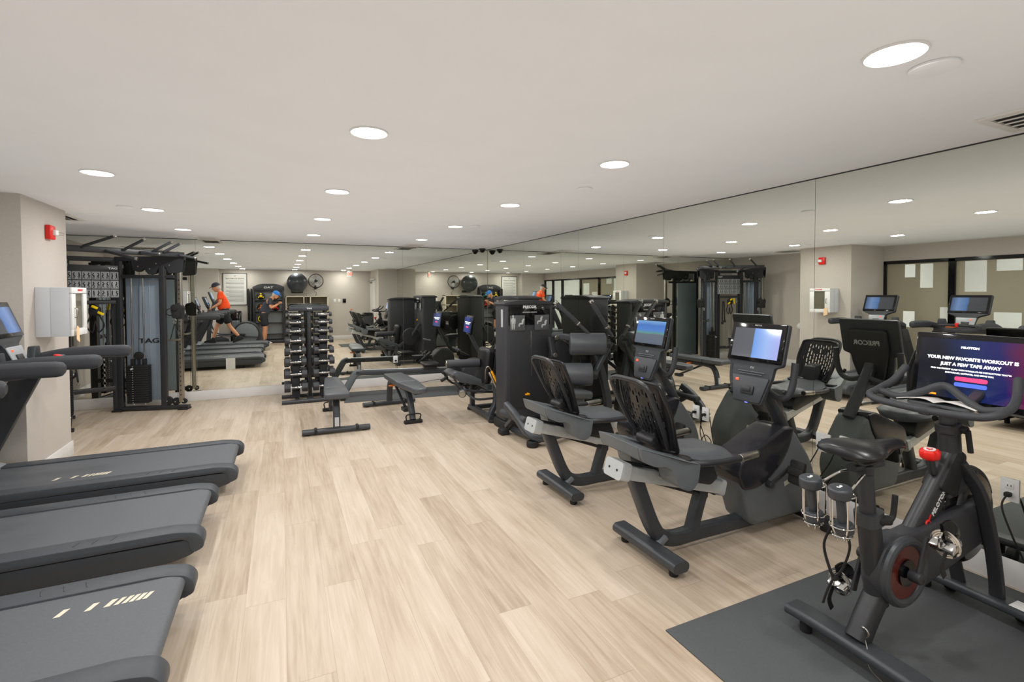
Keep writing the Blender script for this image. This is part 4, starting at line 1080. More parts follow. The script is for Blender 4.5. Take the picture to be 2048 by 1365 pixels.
    g.xf(Matrix.Translation(P-V(0, 0, .03)) @ Matrix.Rotation(math.atan2(dd.y, dd.x), 4, 'Z')); obj('exercise_figures', g, 'rubber', pb)
    text('TAG', .035, 'text', pb, P+V(0, 0, .172)+dd*.22+nn*.0115, dd, (0, 0, 1), bold=.001, sx=1.4)
    obj('hook_rail', G().rtube([iL+V(0, 0, -.56)+nn*.05, iR+V(0, 0, -.56)+nn*.05], .03, .05, .008), 'black', t)
    hr = lambda f, z, o=.10: O+iL+(iR-iL)*f+nn*o+V(0, 0, z-2.02)
    def acc(name, g, mat, lb, cat): return solo(name, g, mat, lb, cat)
    # suspension trainer, straps, rope
    s1 = thing('suspension_trainer', 'black and yellow suspension straps hanging on the cable machine hooks', 'exercise strap', hr(.55, 1.38))
    h = s1.location.copy()
    obj('strap_loop', G().tube(sm([(0, 0, .05), (-.05, 0, -.10), (-.09, 0, -.22), (-.03, 0, -.30), (.0, 0, -.16), (.03, 0, -.30), (.09, 0, -.22), (.05, 0, -.10)], 5, True), .009, 8, closed=True, up=(0, 1, 0)), 'rubber', s1)
    obj('strap_bundle', G().box((0, -.01, -.03), (.13, .07, .12), bev=.03), 'rubber', s1)
    obj('yellow_tab', G().box((.01, -.055, .02), (.07, .02, .03), rot=(0, .5, 0), bev=.005).box((.07, -.05, -.06), (.07, .02, .03), rot=(0, .5, 0), bev=.005).box((-.12, -.02, -.02), (.03, .02, .13), rot=(0, .2, 0), bev=.005), 'gold', s1)
    s2 = thing('short_cable_bar', 'short black pull bar with steel tip hanging on the cable machine hooks', 'pull bar', hr(.22, 1.36, .11))
    obj('hook', G().torus((0, 0, 0), .022, .004, 'y', 14, 6), 'chrome', s2)
    obj('bar', G().rcyl((0, 0, -.03), (0, 0, -.30), .019, .006), 'foam', s2)
    obj('tip', G().rcyl((0, 0, -.30), (0, 0, -.34), .014, .004), 'chrome', s2)
    s3 = thing('triceps_rope', 'black ropes with knobbed ends hanging on the cable machine hooks', 'exercise rope', hr(.85, 1.36, .12))
    obj('rope', G().tube(sm([(-.02, 0, 0), (-.03, 0, -.25), (-.035, 0, -.42)], 4), .013, 10).tube(sm([(.02, 0, 0), (.03, 0, -.28), (.03, 0, -.46)], 4), .013, 10), 'rubber', s3)
    obj('rope_ends', G().rcyl((-.035, 0, -.42), (-.035, 0, -.47), .026, .008).rcyl((.03, 0, -.46), (.03, 0, -.51), .026, .008), 'rubber', s3)
    s4 = thing('ankle_cuff', 'black ankle cuff strap with a steel ring hanging low on the cable machine', 'ankle strap', V(-2.22, 7.42, .66))
    obj('cuff', G().torus((-.03, 0, -.03), .05, .012, 'y', 20, 8, 150, 380).rtube([(.02, 0, .05), (.04, 0, -.13)], .03, .012, .004), 'rubber', s4)
    obj('ring', G().torus((.045, 0, -.155), .017, .004, 'y', 16, 6), 'chrome', s4)
    g = G(); c0 = hr(.70, .72, .14)
    for k in range(12):
        g.torus(c0+V(0, 0, -k*.034), .018, .0045, 'y' if k % 2 else 'x', 12, 6)
    tag(obj('chain', g, 'steel'), 'hanging grey steel chain on the cable machine', 'chain')
cable_machine()

# ------------------------------------------------------------------ selectorised machines
def tower_box(t, x0, x1, y0, y1, zt, front, title, sub, O):
    """weight tower; front = 'y-' or 'x+' etc. built in world numbers, O subtracted"""
    T = Matrix.Translation(-O)
    cx, cy, w_, d = (x0+x1)/2, (y0+y1)/2, x1-x0, y1-y0
    obj('tower_shell', G().box((cx, cy, (.09+zt)/2), (w_, d, zt-.09), bev=.035, seg=3).xf(T), 'shroud', t)
    obj('tower_foot', G().box((cx, cy, .05), (w_+.04, d+.04, .10), bev=.02).xf(T), 'rubber', t)
    cap = G()
    if front == 'y-': cap.prism(rpoly([(x0-.01, zt-.03), (x0-.01, zt-.005), (cx-w_*.25, zt+.022), (cx+w_*.25, zt+.022), (x1+.01, zt-.005), (x1+.01, zt-.03)], [.005, .04, .15, .15, .04, .005]), 'y', y0-.02, y1+.02, .01)
    else: cap.prism(rpoly([(y0-.01, zt-.03), (y0-.01, zt-.005), (cy-d*.25, zt+.022), (cy+d*.25, zt+.022), (y1+.01, zt-.005), (y1+.01, zt-.03)], [.005, .04, .15, .15, .04, .005]), 'x', x0-.02, x1+.02, .01)
    obj('tower_cap', cap.xf(T), 'black', t)
    if front == 'y-':
        y = y0; R = (1, 0, 0); U = (0, 0, 1); P = lambda u, z, o=0: V(cx+u, y-o, z)-O; W = w_
        bx = lambda g, u, z, du, dz, th=.006, o=0: g.box(P(u, z, th/2+o), (du, th, dz), bev=.002)
    elif front == 'x-':
        x = x0; R = (0, -1, 0); U = (0, 0, 1); P = lambda u, z, o=0: V(x-o, cy-u, z)-O; W = d
        bx = lambda g, u, z, du, dz, th=.006, o=0: g.box(P(u, z, th/2+o), (th, du, dz), bev=.002)
    g = G(); bx(g, 0, zt-.14, W-.10, .24, .008)
    obj('header_panel', g, 'glossblk', t)
    g = G(); bx(g, 0, (zt-.30)/2+.12, .012, zt-.42, .003); bx(g, 0, (zt-.30)/2+.12, W-.14, zt-.50, .002)
    obj('front_recess', g, 'black', t)
    g = G(); bx(g, .02, .86, .006, .52, .006)
    obj('guide_slot', g, 'steel', t)
    text(title, .042, 'text', t, P(0, zt-.055, .0095), R, U, bold=.0015, sx=1.1)
    text(sub, .018, 'silver', t, P(.0, zt-.115, .0095), R, U, bold=.0004)
    for s in (-1, 1):
        g = G(); bx(g, s*W*.25, zt-.235, .19, .175, .004, .008)
        pl = obj('placard', g, 'woodp', t)
        g = G()
        if s < 0:
            c = P(-W*.25-.055, zt-.22, .0135)
            ax = V(R); up = V(0, 0, 1)
            for (u, z, a, b) in [(0, .062, .012, .014), (0, .015, .021, .035), (-.012, -.045, .008, .045), (.012, -.045, .008, .045), (-.026, .01, .005, .035), (.026, .01, .005, .035)]:
                p = c+ax*u+up*z; rr = (a, .0012, b) if front == 'y-' else (.0012, a, b); g.sph(p, rr, 10, 8)
            c = P(-W*.25+.045, zt-.235, .0135)
        else: c = P(W*.25, zt-.235, .0135)
        ax = V(R); up = V(0, 0, 1)
        fig = [(.03, .05, .013, .013), (.02, .02, .014, .024), (.0, -.012, .028, .011), (-.025, -.035, .008, .02)]
        for k in ((0,) if s < 0 else (-.045, .035)):
            for (u, z, a, b) in fig:
                p = c+ax*(u+k*.7)+up*(z*.75-k*.55); rr = (a, .0012, b*.9) if front == 'y-' else (.0012, a, b*.9); g.sph(p, rr, 10, 8)
        obj('placard_figures', g, 'silver', pl)
    return P
def crunch():
    O = V(2.6, 4.9, 0)
    t = thing('abdominal_machine', 'black abdominal crunch machine with placard tower, beside the farther recumbent bike', 'exercise machine', O)
    T = Matrix.Translation(-O)
    P = tower_box(t, 2.27, 2.90, 5.10, 5.38, 1.45, 'y-', 'PRECOR', 'ABDOMINAL CRUNCH', O)
    obj('side_strip', G().box((2.267, 5.16, 1.27), (.004, .05, .20)).xf(T), 'silver', t)
    obj('weight_pin', G().rcyl((2.55, 5.09, .40), (2.55, 5.04, .40), .012, .004).box((2.53, 5.05, .40), (.055, .02, .018), bev=.005).xf(T), 'yellow', t)
    obj('weight_pin', G().box((2.56, 5.05, .28), (.055, .02, .018), rot=(0, .5, 0), bev=.005).xf(T), 'yellow', t)
    # base and uprights
    obj('base_frame', G().rtube(sm([(2.20, 4.90, .34), (2.22, 4.70, .26), (2.26, 4.50, .13), (2.36, 4.42, .085), (2.6, 4.46, .085), (3.1, 4.6, .085), (3.30, 4.66, .10), (3.36, 4.68, .18), (3.37, 4.68, .34), (3.30, 4.68, .62), (3.22, 4.70, .86), (3.16, 4.70, 1.02)], 5), .075, .085, .02, up=(0, 1, 0))
        .rtube([(2.30, 4.95, .05), (2.36, 4.45, .05)], .06, .05, .012).rtube([(2.60, 5.12, .06), (3.05, 4.62, .06)], .06, .05, .012).xf(T), 'frame', t)
    obj('foot_roller', G().rcyl((2.20, 5.02, .235), (2.27, 4.56, .235), .042, .01).xf(T), 'foam', t)
    obj('foot', G().rcyl((2.28, 4.44, 0), (2.28, 4.44, .06), .06, .012).xf(T), 'rubber', t); obj('foot', G().rcyl((3.30, 4.66, 0), (3.30, 4.66, .06), .05, .01).xf(T), 'rubber', t); obj('foot', G().box((2.20, 4.98, .03), (.10, .12, .06), bev=.015).xf(T), 'rubber', t)
    obj('foot_strut', G().rtube([(2.23, 4.80, .22), (2.27, 5.05, .06)], .05, .06, .012).xf(T), 'frame', t)
    obj('seat', G().box((2.88, 4.66, .46), (.36, .34, .09), rot=(0, .12, 0), bev=.035, seg=3).xf(T), 'vinyl', t)
    obj('seat_support', G().box((2.90, 4.64, .30), (.20, .12, .26), bev=.01).prism(rpoly([(2.80, .12), (3.0, .12), (2.97, .40), (2.82, .40)], .02), 'y', 4.60, 4.68).xf(T), 'rbshell', t)
    obj('back_roller', G().rcyl((2.94, 4.80, .98), (3.30, 4.62, .98), .125, .02, 36).xf(T), 'vinyl', t)
    obj('back_roller', G().rcyl((2.80, 4.78, .65), (3.12, 4.62, .65), .125, .02, 36).xf(T), 'vinyl', t)
    obj('roller_end', G().cyl((3.30, 4.62, .98), (3.345, 4.60, .98), .055).xf(T), 'black', t); obj('roller_end', G().cyl((3.12, 4.62, .65), (3.17, 4.60, .65), .055).xf(T), 'black', t)
    ar = obj('movement_arm', G().rtube(sm([(2.84, 5.02, 1.06), (2.96, 4.90, 1.05), (3.1, 4.78, 1.02), (3.3, 4.66, 1.0)], 5), .055, .075, .015)
        .rtube([(3.36, 4.60, 1.0), (3.26, 4.62, .82), (3.16, 4.62, .66)], .05, .06, .012, up=(0, 1, 0)).xf(T), 'frame', t)
    obj('pivot_bracket', G().rtube([(2.80, 5.0, 1.05), (2.82, 4.95, .82)], .07, .06, .015, up=(0, 1, 0)).prism(rpoly([(2.78, .70), (3.02, .62), (3.10, .82), (2.96, 1.02), (2.84, 1.0)], .08), 'y', 4.96, 5.06, .01).xf(T), 'black', t)
    obj('pivot_cap', G().rcyl((2.83, 4.91, 1.05), (2.83, 4.885, 1.05), .028, .004).xf(T), 'steel', t); obj('pivot_cap', G().rcyl((2.81, 4.91, .85), (2.81, 4.885, .85), .028, .004).xf(T), 'steel', t)
    obj('cam', G().torus((2.92, 5.0, .84), .16, .018, 'y', 30, 8, -60, 120).cyl((2.92, 4.98, .84), (2.92, 5.02, .84), .07).xf(T), 'black', t)
    for a, b in (((2.74, 4.78, 1.46), (3.16, 4.68, 1.06)), ((3.10, 4.62, 1.47), (3.38, 4.60, 1.06))):
        a, b = V(a), V(b); d = (b-a).normalized()
        h = obj('grab_handle', G().rcyl(a+d*.03, a+d*.36, .024, .005).tube([a+d*.36, b], .019, 12).xf(T), 'foam', t)
        obj('handle_cap', G().rcyl(a, a+d*.032, .027, .006).rcyl(a+d*.355, a+d*.375, .026, .004).xf(T), 'chrome', h)
    # counter-pad visible through the mirror
    obj('head_pad', G().sph((3.22, 4.86, .80), (.10, .05, .15), 20, 14).xf(T), 'vinylb', t)
crunch()
def leg_machine():
    O = V(2.5, 6.0, 0)
    t = thing('leg_extension_machine', 'black leg extension machine with long roller and yellow lever, beside the rowing machine', 'exercise machine', O)
    T = Matrix.Translation(-O)
    tower_box(t, 2.76, 3.06, 5.72, 6.50, 1.50, 'x-', 'PRECOR', 'LEG EXTENSION', O)
    obj('base_frame', G().rtube([(2.28, 5.50, .05), (2.28, 6.25, .05)], .07, .055, .015).rtube([(2.28, 5.60, .05), (2.9, 5.60, .05)], .07, .055, .015).rtube([(2.28, 6.15, .05), (2.9, 6.15, .05)], .07, .055, .015)
        .rtube(sm([(2.28, 5.56, .05), (2.30, 5.56, .12), (2.36, 5.58, .22), (2.38, 5.6, .45), (2.44, 5.62, .60)], 4), .06, .075, .015, up=(0, 1, 0)).rtube([(2.28, 6.18, .05), (2.26, 6.14, .44)], .06, .06, .012, up=(0, 1, 0))
        .rtube([(2.28, 6.10, .26), (2.42, 6.0, .42)], .04, .05, .01, up=(0, 1, 0)).rtube([(2.30, 5.62, .40), (2.30, 6.14, .40)], .06, .06, .012).xf(T), 'frame', t)
    for y in (5.50, 6.25): obj('foot', G().rcyl((2.28, y, 0), (2.28, y, .035), .045, .008).xf(T), 'rubber', t)
    obj('seat', G().prism(rpoly([(1.86, .56), (1.92, .605), (2.30, .46), (2.34, .38), (1.98, .46)], [.02, .03, .03, .02, .02]), 'y', 5.76, 6.12, .02).xf(T), 'vinyl', t)
    _pp = [G().tube(sm([(1.87, 5.74, .56), (1.93, 5.72, .45), (2.06, 5.71, .37), (2.40, 5.71, .32)], 5), .014, 10), G().tube(sm([(1.87, 6.14, .56), (1.93, 6.15, .45), (2.06, 6.16, .37), (2.40, 6.16, .32)], 5), .014, 10)]
    for g_ in _pp: obj('seat_piping', g_.xf(T), 'black', t)
    obj('backrest', G().box((0, 0, 0), (.12, .34, .46), bev=.055, seg=4).xf(Matrix.Translation((2.33, 5.86, .64)) @ Matrix.Rotation(.13, 4, 'Y')).xf(T), 'vinylb', t)
    obj('backrest_plate', G().box((0, 0, 0), (.03, .14, .30), bev=.012).xf(Matrix.Translation((2.41, 5.78, .66)) @ Matrix.Rotation(.13, 4, 'Y')).xf(T), 'black', t)
    lv = obj('seat_lever', G().rcyl((2.285, 5.60, .59), (2.39, 5.52, .34), .017, .005).tube(sm([(2.26, 5.66, .50), (2.25, 5.62, .63), (2.28, 5.60, .66), (2.32, 5.60, .60)], 4), .008, 8).xf(T), 'steel', t)
    obj('yellow_grip', G().rtube([(2.305, 5.57, .61), (2.36, 5.53, .47)], .04, .022, .008).xf(T), 'yellow', lv)
    obj('thigh_roller', G().rcyl((1.86, 5.94, .675), (2.27, 5.88, .675), .052, .012).xf(T), 'foam', t)
    obj('shin_roller', G().rcyl((1.94, 5.60, .36), (2.10, 5.98, .33), .05, .012).xf(T), 'foam', t)
    obj('roller_cap', G().rcyl((1.845, 5.943, .675), (1.86, 5.94, .675), .05, .004).xf(T), 'steel', t); obj('roller_cap', G().rcyl((1.935, 5.585, .36), (1.94, 5.60, .36), .04, .004).xf(T), 'steel', t)
    obj('movement_arm', G().rtube(sm([(2.32, 6.12, .42), (2.1, 6.1, .40), (2.0, 5.9, .34)], 4), .045, .055, .012).tube(sm([(1.99, 5.70, .42), (2.02, 5.62, .34), (2.12, 5.58, .28), (2.34, 5.60, .27)], 5), .014, 10).rtube([(2.30, 5.88, .62), (2.36, 5.9, .40)], .04, .04, .01, up=(0, 1, 0)).xf(T), 'frame', t)
    obj('side_handle', G().rcyl((1.88, 5.70, .49), (1.96, 5.63, .38), .02, .005).xf(T), 'rubber', t); obj('side_handle', G().rcyl((1.80, 6.0, .46), (1.89, 6.02, .50), .02, .005).xf(T), 'rubber', t)
    obj('range_knob', G().rcyl((2.72, 6.2, .98), (2.70, 6.2, .98), .02, .005).xf(T), 'yellow', t); obj('range_knob', G().rcyl((2.72, 6.25, .82), (2.70, 6.25, .82), .018, .005).xf(T), 'yellow', t)
    obj('cam_wheel', G().rcyl((2.56, 6.20, .62), (2.56, 6.26, .62), .19, .01, 36).xf(T), 'black', t)
    obj('cam_link', G().rtube([(2.56, 6.23, .62), (2.74, 6.3, .90)], .05, .05, .01).rtube([(2.56, 6.23, .62), (2.30, 6.14, .40)], .06, .05, .01).xf(T), 'frame', t)
leg_machine()

def rower():
    t = thing('rowing_machine', 'long black rowing machine with a tilted screen on the mat below the back mirror', 'rowing machine', (1.0, 7.75, .0065), math.radians(-4))
    obj('rail', G().rtube([(.0, 0, .36), (1.95, 0, .315)], .085, .075, .015), 'frame', t)
    obj('rail_top', G().rtube([(.12, 0, .401), (1.9, 0, .358)], .05, .008, .003), 'alu', t)
    obj('rear_leg', G().rtube(sm([(.06, 0, .365), (.0, 0, .35), (-.05, 0, .28), (-.19, 0, .035)], 3), .10, .085, .02, up=(0, 1, 0)), 'rbshell', t)
    obj('rear_foot', G().sweep([(-.20, -.22, .025), (-.20, .22, .025)], rprof(.08, .045, .018, 4)), 'rubber', t)
    obj('seat', G().box((1.12, 0, .44), (.26, .30, .05), bev=.024, seg=3), 'vinylb', t)
    obj('seat_carriage', G().box((1.12, 0, .395), (.20, .13, .06), bev=.008), 'black', t)
    for s in (1, -1):
        obj('foot_plate', G().box((1.46, s*.11, .34), (.04, .11, .30), rot=(0, .9, 0), bev=.015), 'rubber', t)
        obj('foot_strap', G().torus((1.45, s*.11, .37), .06, .008, 'x', 18, 6, 0, 180), 'black', t)
    obj('flywheel_housing', G().prism(rpoly([(1.62, .10), (1.60, .32), (1.74, .48), (1.92, .50), (2.05, .40), (2.08, .16), (1.98, .08)], [.04, .05, .08, .1, .1, .06, .04]), 'y', -.12, .12, .03, 3), 'shroud', t)
    obj('front_foot', G().sweep([(2.0, -.25, .03), (2.0, .25, .03)], rprof(.09, .05, .02, 4)).rtube([(1.7, 0, .06), (2.05, 0, .04)], .08, .06, .015), 'frame', t)
    obj('screen_arm', G().rtube(sm([(2.0, 0, .50), (1.90, 0, .66), (1.80, 0, .86), (1.77, 0, 1.02)], 4), .06, .05, .015, up=(0, 1, 0)), 'frame', t)
    ck = Matrix.Translation((1.74, 0, .90)) @ Matrix.Rotation(math.radians(8), 4, 'Y')
    sh = obj('screen_housing', G().box((0, 0, .14), (.03, .46, .31), bev=.01).xf(ck), 'glossblk', t)
    obj('screen', G().box((-.0165, 0, .14), (.002, .41, .25)).xf(ck), screen_mat('rower_screen', [(0, '1c2a60'), (.5, '3450a0'), (1, '20306a')], 1, .8), sh)
    U = ck.to_3x3() @ V(0, 0, 1)
    text('YOUR NEW FAVORITE WORKOUT IS', .019, 'textem', sh, ck @ V(-.0185, 0, .18), (0, -1, 0), U, bold=.001)
    text('JUST A FEW TAPS AWAY', .019, 'textem', sh, ck @ V(-.0185, 0, .155), (0, -1, 0), U, bold=.001)
    obj('red_button', G().prism(rpoly([(-.06, .09), (.06, .09), (.06, .11), (-.06, .11)], .01), 'x', -.019, -.0178).xf(ck), 'pinkem', sh)
    obj('pull_handle', G().rcyl((1.55, -.22, .66), (1.55, .22, .66), .016, .004).tube([(1.55, 0, .66), (1.75, 0, .55)], .006, 8), 'foam', t)
rower()

# ------------------------------------------------------------------ rear of the room (seen in the mirrors)
def rear():
    yw = YR
    # fan
    t = thing('wall_fan', 'round black wall fan high on the rear wall beside the exercise ball', 'fan', (1.05, yw, 2.0))
    obj('wall_arm', G().rcyl((0, 0, -.22), (0, .03, -.22), .05, .006).rtube([(0, .02, -.22), (0, .12, -.20), (0, .13, -.06)], .03, .03, .008).sph((0, .10, -.22), (.06, .05, .06)), 'black', t)
    obj('motor', G().rcyl((0, .10, 0), (0, .22, 0), .055, .015), 'black', t)
    g = G()
    for k in range(3):
        a = 2*PI*k/3+.4; ca, sa = math.cos(a), math.sin(a); cb, sb = math.cos(a+.75), math.sin(a+.75)
        g.sweep([V(ca*.05, .235, sa*.05), V((ca+cb)/2*.13, .24, (sa+sb)/2*.13), V((ca*.3+cb*.7)*.19, .245, (sa*.3+sb*.7)*.19)], rprof(.11, .004, .0015), up=(0, 1, .15))
    obj('blades', g, 'alu', t)
    g = G()
    for R_ in (.05, .10, .15, .20, .225): g.torus((0, .275 if R_ < .2 else .24, 0), R_, .003, 'y', 32, 5)
    for k in range(24):
        a = 2*PI*k/24; g.tube([(.03*math.cos(a), .28, .03*math.sin(a)), (.15*math.cos(a), .277, .15*math.sin(a)), (.225*math.cos(a), .24, .225*math.sin(a)), (.15*math.cos(a), .18, .15*math.sin(a)), (.05*math.cos(a), .17, .05*math.sin(a))], .0015, 4)
    g.torus((0, .22, 0), .23, .012, 'y', 40, 8)
    obj('guard', g, 'black', t)
    tag(obj('power_cord', G().tube(sm([(1.05, yw+.02, 1.78), (1.0, yw+.02, 1.68), (1.08, yw+.02, 1.60), (1.04, yw+.01, 1.5)], 5), .005, 6), 'rubber'), 'black cord hanging below the wall fan', 'power cord')
    # exercise ball on a ledge
    t = thing('exercise_ball', 'large black exercise ball held high on the rear wall', 'exercise ball', (.475, yw+.33, 1.94))
    obj('ball', G().sph((0, 0, 0), .315, 48, 28), 'ball', t)
    g = G()
    for z in (-.06, -.03, 0, .03, .06): g.torus((0, 0, z), math.sqrt(.315**2-z*z), .002, 'z', 48, 5)
    obj('ribs', g, 'ball', t)
    t = thing('ball_bracket', 'black wall bracket holding the exercise ball', 'bracket', (.475, yw, 1.64))
    obj('ring', G().torus((0, .33, .035), .19, .012, 'z', 36, 8), 'black', t)
    obj('arm', G().rtube([(-.12, 0, .0), (-.12, .2, .02)], .03, .02, .006).rtube([(.12, 0, .0), (.12, .2, .02)], .03, .02, .006).box((0, .008, 0), (.36, .016, .08), bev=.004), 'black', t)
    # cubby shelf
    t = thing('cubby_shelf', 'pale open cubby shelf unit against the rear wall under the fan', 'shelf', (.77, yw, 0))
    g = G(); W_, H_, D_ = 1.30, 1.50, .36
    for x in (-.65, -.10, .10, .65): g.box((x+(.014 if x < -.5 else -.014 if x > .5 else 0), D_/2, H_/2), (.028, D_, H_), bev=.002)
    for z in (.05, .42, .78, 1.14, 1.486): g.box((0, D_/2, z), (W_, D_, .028), bev=.002)
    obj('carcass', g, 'shelf', t)
    obj('back_panel', G().box((0, .006, H_/2), (W_, .01, H_)), 'shelfin', t)
    # medicine ball rack
    t = thing('medicine_ball_rack', 'black medicine ball rack with arched header against the rear wall', 'rack', (-.37, yw+.06, 0))
    for s in (1, -1): obj('side_post', G().box((s*.42, .20, .85), (.05, .30, 1.70), bev=.012), 'black', t)
    obj('header', G().prism(rpoly([(-.46, 1.66), (-.46, 1.80), (-.25, 1.90), (.25, 1.90), (.46, 1.80), (.46, 1.66)], [.02, .04, .2, .2, .04, .02]), 'y', .12, .26, .02), 'shroud', t)
    text('TAG', .09, 'text', t, (0, .262, 1.78), (-1, 0, 0), (0, 0, 1), bold=.002, sx=1.5)
    obj('base', G().box((0, .22, .05), (.90, .42, .10), bev=.02), 'black', t)
    zs = (.30, .66, 1.02, 1.38)
    obj('shelf_trays', (lambda g: [g.box((0, .22, z-.02), (.80, .26, .02), rot=(.12, 0, 0), bev=.004) for z in zs] and g)(G()), 'black', t)
    obj('back_panel', G().box((0, .06, .90), (.82, .01, 1.56)), 'lgrey', t)
    cols = {(-.20, 3): ('green', 'black and green medicine ball on the top shelf of the ball rack', 'rubber'), (.22, 3): ('gold', 'black and yellow medicine ball on the top shelf of the ball rack', 'rubber'),
            (.22, 2): ('orange', 'black and orange medicine ball on the third shelf of the ball rack', 'rubber'), (.22, 1): ('gold', 'black medicine ball with yellow ring on the second shelf of the ball rack', 'rubber'),
            (-.20, 2): ('red', 'black and red medicine ball on the third shelf of the ball rack', 'rubber')}
    for (x, r), (c, lb, bc) in cols.items():
        d = thing('medicine_ball', lb, 'medicine ball', (-.37-x*1.0, yw+.30, zs[r]+.125), 0, 'medicine balls on the rack')
        obj('ball', G().sph((0, 0, 0), .115, 32, 20), bc, d)
        g = G()
        if r == 1: g.torus((0, .075, 0), .075, .022, 'y', 28, 8)
        else:
            for k in range(3):
                a = PI/2+2*PI*k/3; g.sph((.062*math.cos(a), .066, .062*math.sin(a)), (.034, .036, .034), 14, 10)
            g.sph((0, .088, 0), (.055, .03, .05), 16, 10)
        obj('coloured_panel', g, c, d)
    # notice
    t = thing('notice_board', 'large framed white rules notice on the rear wall', 'notice', (-1.33, yw+.012, 1.73))
    g = G()
    for dx, dz, sx, sz in ((0, .50, .68, .02), (0, -.50, .68, .02), (.33, 0, .02, 1.02), (-.33, 0, .02, 1.02)): g.box((dx, .0, dz), (sx, .024, sz), bev=.004)
    obj('frame', g, 'black', t)
    sh = obj('sheet', G().box((0, -.002, 0), (.64, .008, .98)), 'paper', t)
    text('FITNESS ROOM RULES', .052, 'dgap', sh, (0, .003, .33), (-1, 0, 0), (0, 0, 1), bold=.001)
    g = G(); g.torus((0, .003, .42), .02, .004, 'y', 16, 6)
    for k in range(17):
        w_ = .50 if k % 3 else .42; g.box((.0+(.25-w_/2), .003, .26-k*.041), (w_, .001, .012))
    obj('text_lines', g, 'grey', sh)
    # hanging mats
    for k, lb in enumerate(('black folded exercise mat hanging on the rear wall nearest the notice', 'black folded exercise mat hanging beside the ball rack')):
        x = -.955+.085*k
        solo('hanging_mat', G().box((0, .10, -.62), (.055, .16, 1.24), bev=.02, seg=2).cyl((0, .0, 0), (0, .16, 0), .008), 'rubber', lb, 'exercise mat', (x, yw, 1.74), group='hanging exercise mats')
    # floor cabinet
    t = thing('floor_cabinet', 'black floor-standing water cooler cabinet between the notice and the ball rack', 'cabinet', (-1.30, yw+.18, 0))
    obj('body', G().box((0, 0, .52), (.30, .30, 1.04), bev=.015), 'glossblk', t)
    obj('alcove', G().box((0, .151, .62), (.22, .006, .26), bev=.002), 'rbshell', t)
    obj('tap', G().rcyl((-.05, .15, .72), (-.05, .18, .72), .012, .003).rcyl((.05, .15, .72), (.05, .18, .72), .012, .003), 'silver', t)
    obj('drip_tray', G().box((0, .17, .47), (.20, .06, .02), bev=.004), 'steel', t)
    # bag on the floor
    t = thing('gym_bag', 'dark rounded bag on the floor by the rear wall', 'bag', (-1.75+.0, yw+.50, 0))
    obj('body', G().sph((0, 0, .13), (.28, .17, .14), 28, 16).box((0, 0, .02), (.40, .24, .04), bev=.018), 'cloth', t)
    obj('handles', G().torus((0, .05, .24), .08, .008, 'y', 20, 6, 0, 180).torus((0, -.05, .24), .08, .008, 'y', 20, 6, 0, 180), 'rubber', t)
    # bin by the door
    t = thing('waste_bin', 'tall black waste bin beside the white door', 'bin', (2.63, -.35, 0))
    obj('body', G().box((0, 0, .42), (.30, .34, .84), bev=.03, seg=3, taper=(1.05, 1.05)), 'shroud', t)
    obj('lid', G().prism(rpoly([(-.17, .84), (.17, .84), (.15, .93), (-.12, .93)], .02), 'y', -.185, .185, .015), 'glossblk', t)
    # switches
    for k, x in enumerate((1.66, 1.80)):
        t = thing('light_switch', ('white light switch plate on the rear wall, nearer the cubby shelf', 'white light switch plate on the rear wall, nearer the black switch')[k], 'light switch', (x, yw+.003, 1.33))
        obj('plate', G().box((0, .002, 0), (.075, .008, .12), bev=.003), 'white', t); obj('rocker', G().box((0, .008, 0), (.032, .006, .066), bev=.002), 'white', t)
    t = thing('control_panel', 'small black control panel on the rear wall beside the light switches', 'control panel', (1.97, yw+.003, 1.33))
    obj('body', G().box((0, .008, 0), (.10, .02, .13), bev=.004), 'glossblk', t); obj('frame', G().box((0, .002, 0), (.12, .008, .15), bev=.003), 'grey', t)
    solo('wall_thermostat', G().box((0, .01, 0), (.05, .02, .04), bev=.005), 'orange', 'tiny brown wall knob on the rear wall below the light switches', 'wall knob', (2.20, yw, 1.02))
    # elliptical trainer
    t = thing('elliptical_trainer', 'black elliptical trainer with a big round drum, next to the walker\'s treadmill', 'exercise machine', (-1.15, .22, 0))
    for s in (1, -1):
        obj('drum_disc', G().rcyl((.20, s*.20, .40), (.20, s*.235, .40), .315, .012, 56), 'grey', t)
        obj('drum_ring', G().torus((.20, s*.22, .40), .335, .025, 'y', 48, 8), 'black', t)
        obj('stride_arm', G().rtube(sm([(.50, s*.29, .30), (-.2, s*.29, .36), (-.62, s*.29, .42), (-.75, s*.28, .8), (-.62, s*.27, 1.25), (-.50, s*.26, 1.45)], 5), .035, .05, .012, up=(0, 1, 0)), 'frame', t)
        obj('foot_pedal', G().box((.0, s*.31, .385), (.36, .15, .05), bev=.02), 'rubber', t)
    obj('shell', G().prism(rpoly([(-.15, .06), (-.10, .55), (.10, .76), (.32, .74), (.55, .50), (.66, .12), (.60, .05)], .08), 'y', -.18, .18, .03), 'shroud', t)
    obj('base_frame', G().rtube([(-.9, 0, .06), (.6, 0, .06)], .09, .07, .015).rtube([(-.85, -.28, .04), (-.85, .28, .04)], .08, .06, .015).rtube([(.55, -.26, .04), (.55, .26, .04)], .08, .06, .015), 'frame', t)
    obj('mast', G().rtube(sm([(-.80, 0, .06), (-.76, 0, .6), (-.66, 0, 1.15), (-.60, 0, 1.35)], 5), .11, .09, .02, up=(0, 1, 0)), 'shroud', t)
    ck = Matrix.Translation((-.60, 0, 1.24)) @ Matrix.Rotation(math.radians(-20), 4, 'Y')
    obj('console', G().prism(rpoly([(-.10, 0), (.10, 0), (.22, .16), (.22, .42), (-.22, .42), (-.22, .16)], .02), 'x', -.03, .015, .006).xf(ck), 'frame', t)
